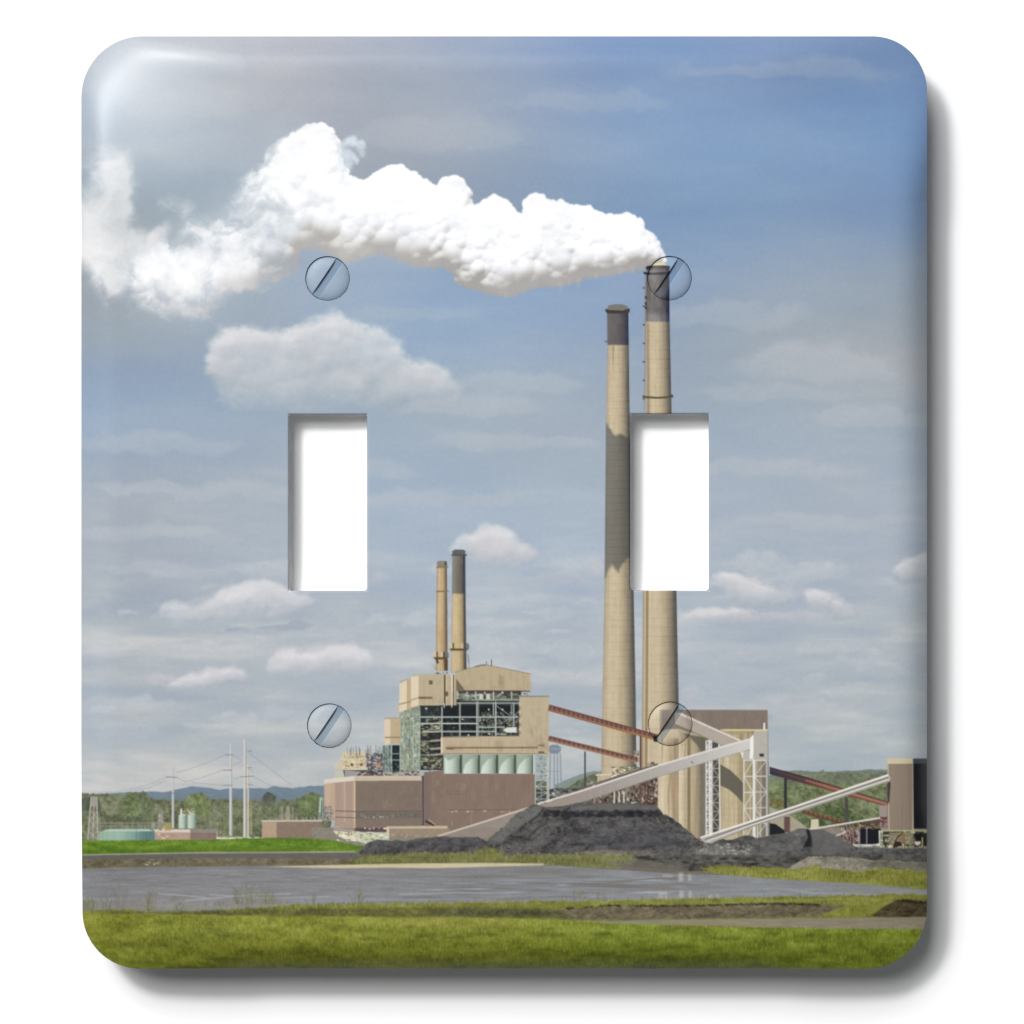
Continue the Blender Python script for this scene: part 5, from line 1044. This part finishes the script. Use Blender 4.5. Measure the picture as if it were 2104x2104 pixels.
def build_face():
    step = 1.45
    ys = cuts(YT, YB, step, [HOLES[0][1], HOLES[0][3], HOLES[1][1], HOLES[1][3]])
    # extra rows where the corners turn fastest
    e = np.array([.12, .35, .7, 1.05]); ys = np.unique(np.concatenate([ys, YT+e, YB-e]))
    xs = cuts(XL, XR, step, [h[0] for h in HOLES]+[h[2] for h in HOLES])
    s = (xs-XL)/(XR-XL); s[0] = 0; s[-1] = 1
    e = np.array([.02, .07, .15, .3, .5, .75, 1.0])/1738; s = np.unique(np.concatenate([s, e, 1-e]))
    L = np.array([span(y) for y in ys])
    PXg = L[:, :1]+(L[:, 1:]-L[:, :1])*s[None, :]; PYg = np.repeat(ys[:, None], len(s), 1)
    keep_mid = (ys > YT+130) & (ys < YB-130) & (ys < 1480)
    d = np.maximum(sdf(PXg, PYg), 0); d[:, 0] = 0; d[:, -1] = 0; d[0] = 0; d[-1] = 0
    cu = np.maximum(340-np.minimum(PXg-XL, XR-PXg), 0); cv = np.maximum(340-np.minimum(PYg-YT, YB-PYg), 0); cr = cu*cu+cv*cv+1
    ease = .92*(2*cu*cv/cr)*sstep(90, 330, np.sqrt(cr))      # the border softens into the pillowed corners
    H = STAND-(STAND-rim_height(d))*(1-ease)-corner_fall(PXg, PYg)
    # a soft edge round the openings and a well round every screw
    for x0, y0, x1, y1 in HOLES:
        q = np.maximum(np.maximum(x0-PXg, PXg-x1), np.maximum(y0-PYg, PYg-y1)); t = np.clip(1-np.maximum(q, 0)/3.5, 0, 1)
        H = H-3.0*(1-np.sqrt(1-t**2))*(q > -2)
    for x, y in SCREWS:
        dx = PXg-x; dy = PYg-y; q = np.hypot(dx, dy); R0 = SR+.75; k = np.where(np.abs(q-R0) < .8, R0/np.maximum(q, 1), 1.0)
        PXg = x+dx*k; PYg = y+dy*k
    V = to_world(PXg, PYg, H)
    # the rim is farther from the lens than the face: scale outwards so it keeps its measured place
    g = ((DIST+STAND-H)/DIST)[..., None]; V[..., 0:1] *= g; V[..., 2:3] *= g
    ny, nx = PXg.shape; I = np.arange(ny*nx).reshape(ny, nx)
    F = np.stack([I[:-1, :-1], I[1:, :-1], I[1:, 1:], I[:-1, 1:]], -1).reshape(-1, 4)
    cx = (.25*(PXg[:-1, :-1]+PXg[1:, :-1]+PXg[1:, 1:]+PXg[:-1, 1:])).ravel(); cy = (.25*(PYg[:-1, :-1]+PYg[1:, :-1]+PYg[1:, 1:]+PYg[:-1, 1:])).ravel()
    keep = np.ones(len(F), bool)
    for x0, y0, x1, y1 in HOLES:
        mx, my = (x0+x1)/2, (y0+y1)/2; qx = np.abs(cx-mx)-(x1-x0)/2+HR; qy = np.abs(cy-my)-(y1-y0)/2+HR
        keep &= ~(np.hypot(np.maximum(qx, 0), np.maximum(qy, 0))+np.minimum(np.maximum(qx, qy), 0)-HR < 0)
    for x, y in SCREWS: keep &= np.hypot(cx-x, cy-y) > SR+.75
    F = F[keep]
    link('printed_face', V, F, M_print, plate, colors=ink(PXg, PYg))
    # skirt: from the rim back to the wall
    ring = [(k, 0) for k in range(ny)]+[(ny-1, k) for k in range(1, nx)]+[(k, nx-1) for k in range(ny-2, -1, -1)]+[(0, k) for k in range(nx-2, 0, -1)]
    ring = ring[::2]; R = np.array([V[a, b] for a, b in ring]); n = len(R); cen = R.mean(0)
    vs_ = []; fs = []
    for lev, (h, k) in enumerate([(None, 1.0), (60.0, .9975), (10.0, .992), (.0, .990)]):
        for p in R:
            q = cen+(p-cen)*k if lev else p.copy()
            q[1] = p[1] if h is None else -h*U
            vs_.append(q)
    for lev in range(3):
        for i in range(n):
            j = (i+1) % n; fs.append((lev*n+i, lev*n+j, (lev+1)*n+j, (lev+1)*n+i))
    rp = np.array([(PXg[a, b], PYg[a, b]) for a, b in ring]); c = ink(rp[:, 0], rp[:, 1]); c = np.concatenate([c, c, np.full_like(c, .75), np.full_like(c, .75)])
    link('side_skirt', vs_, fs, M_print, plate, colors=c)
build_face()

# ---- white sleeves added in the two toggle openings, bouncing light inside
def rounded(x0, y0, x1, y1, r, n=6):
    out = []
    for cx, cy, a0 in ((x1-r, y0+r, -90), (x1-r, y1-r, 0), (x0+r, y1-r, 90), (x0+r, y0+r, 180)):
        for k in range(n+1):
            a = math.radians(a0+90*k/n); out.append((cx+r*math.cos(a), cy+r*math.sin(a)))
    return out
def sleeve(hole):
    x0, y0, x1, y1 = hole; rings = []
    # (outset, height): rolls over behind the printed edge, then widens to the added floor
    for o, h in ((.0, STAND-3.5), (.3, STAND-6), (2.0, STAND-10), (4.0, STAND-60), (2.0, STAND-64), (-3.0, STAND-66)):
        rings.append(to_world(*np.array(rounded(x0-o, y0-o, x1+o, y1+o, HR+o)).T, h))
    n = len(rings[0]); fs = [(l*n+i, (l+1)*n+i, (l+1)*n+(i+1) % n, l*n+(i+1) % n) for l in range(len(rings)-1) for i in range(n)]
    fs.append(tuple((len(rings)-1)*n+i for i in range(n)))  # added floor, set shallow so the shade inside stays short
    c = to_world((x0+x1)/2, (y0+y1)/2, STAND)
    return link('toggle_opening', np.concatenate(rings), fs, M_white, plate, origin=tuple(c), smooth=False)
sleeve(HOLES[0]); sleeve(HOLES[1])

# ---- slotted screws, overprinted with the picture
def screw(cx, cy, ang):
    ca, sa = math.cos(ang), math.sin(ang); w = 8.2; lift = 1.6
    def dome(r): return STAND+lift-5.5*(r/SR)**4.0-1.0*(r/SR)**10
    us = []
    for a, b in ((-SR, -w), (w, SR)): us.append(np.linspace(a, b, 44))
    vparts = []; fparts = []; cparts = []; base = 0
    N = 90
    for side, uu in enumerate(us):
        cols = []
        seq = [(u, None) for u in uu]
        inner = (w if side else -w)
        seq = (seq+[(inner+.35, -1.2), (inner+.5, -7.0)]) if side == 0 else ([(inner-.5, -7.0), (inner-.35, -1.2)]+seq)
        for u, dz in seq:
            uq = np.clip(u, -SR, SR); half = math.sqrt(max(SR*SR-uq*uq, 0)); v = np.linspace(-1, 1, N)*half
            r = np.hypot(uq, v); h = dome(r)+(dz or 0)
            # ends tuck down into the well
            v = np.concatenate([[v[0]], v, [v[-1]]]); h = np.concatenate([[STAND-15], h, [STAND-15]]); uu_ = np.full(len(v), u)
            px = cx+uu_*ca-v*sa; py = cy+uu_*sa+v*ca
            cols.append((px, py, h))
        P = np.array(cols)                                  # cols x 3 x rows
        nc, _, nr = P.shape; I = np.arange(nc*nr).reshape(nc, nr)+base
        vparts.append(to_world(P[:, 0], P[:, 1], P[:, 2]).reshape(-1, 3)); cparts.append(ink(P[:, 0], P[:, 1]).reshape(-1, 3))
        fparts.append(np.stack([I[:-1, :-1], I[1:, :-1], I[1:, 1:], I[:-1, 1:]], -1).reshape(-1, 4)); base += nc*nr
    o = to_world(cx, cy, STAND)
    head = link('screw', np.concatenate(vparts), np.concatenate(fparts), M_screw, plate, colors=np.concatenate(cparts), origin=tuple(o))
    # floor of the slot
    uu = np.linspace(-w-.9, w+.9, 26); vv = np.linspace(-1, 1, 80); A = []
    for u in uu:
        half = math.sqrt(SR*SR-u*u)-.6; v = vv*half; A.append((cx+u*ca-v*sa, cy+u*sa+v*ca, np.full(80, STAND-5.2)))
    P = np.array(A); I = np.arange(26*80).reshape(26, 80)
    V = to_world(P[:, 0], P[:, 1], P[:, 2]).reshape(-1, 3)-np.array(o)
    link('slot', V, np.stack([I[:-1, :-1], I[1:, :-1], I[1:, 1:], I[:-1, 1:]], -1).reshape(-1, 4), M_slot, head, colors=ink(P[:, 0], P[:, 1]).reshape(-1, 3))
    return head
for x, y in SCREWS: screw(x, y, math.radians(34))
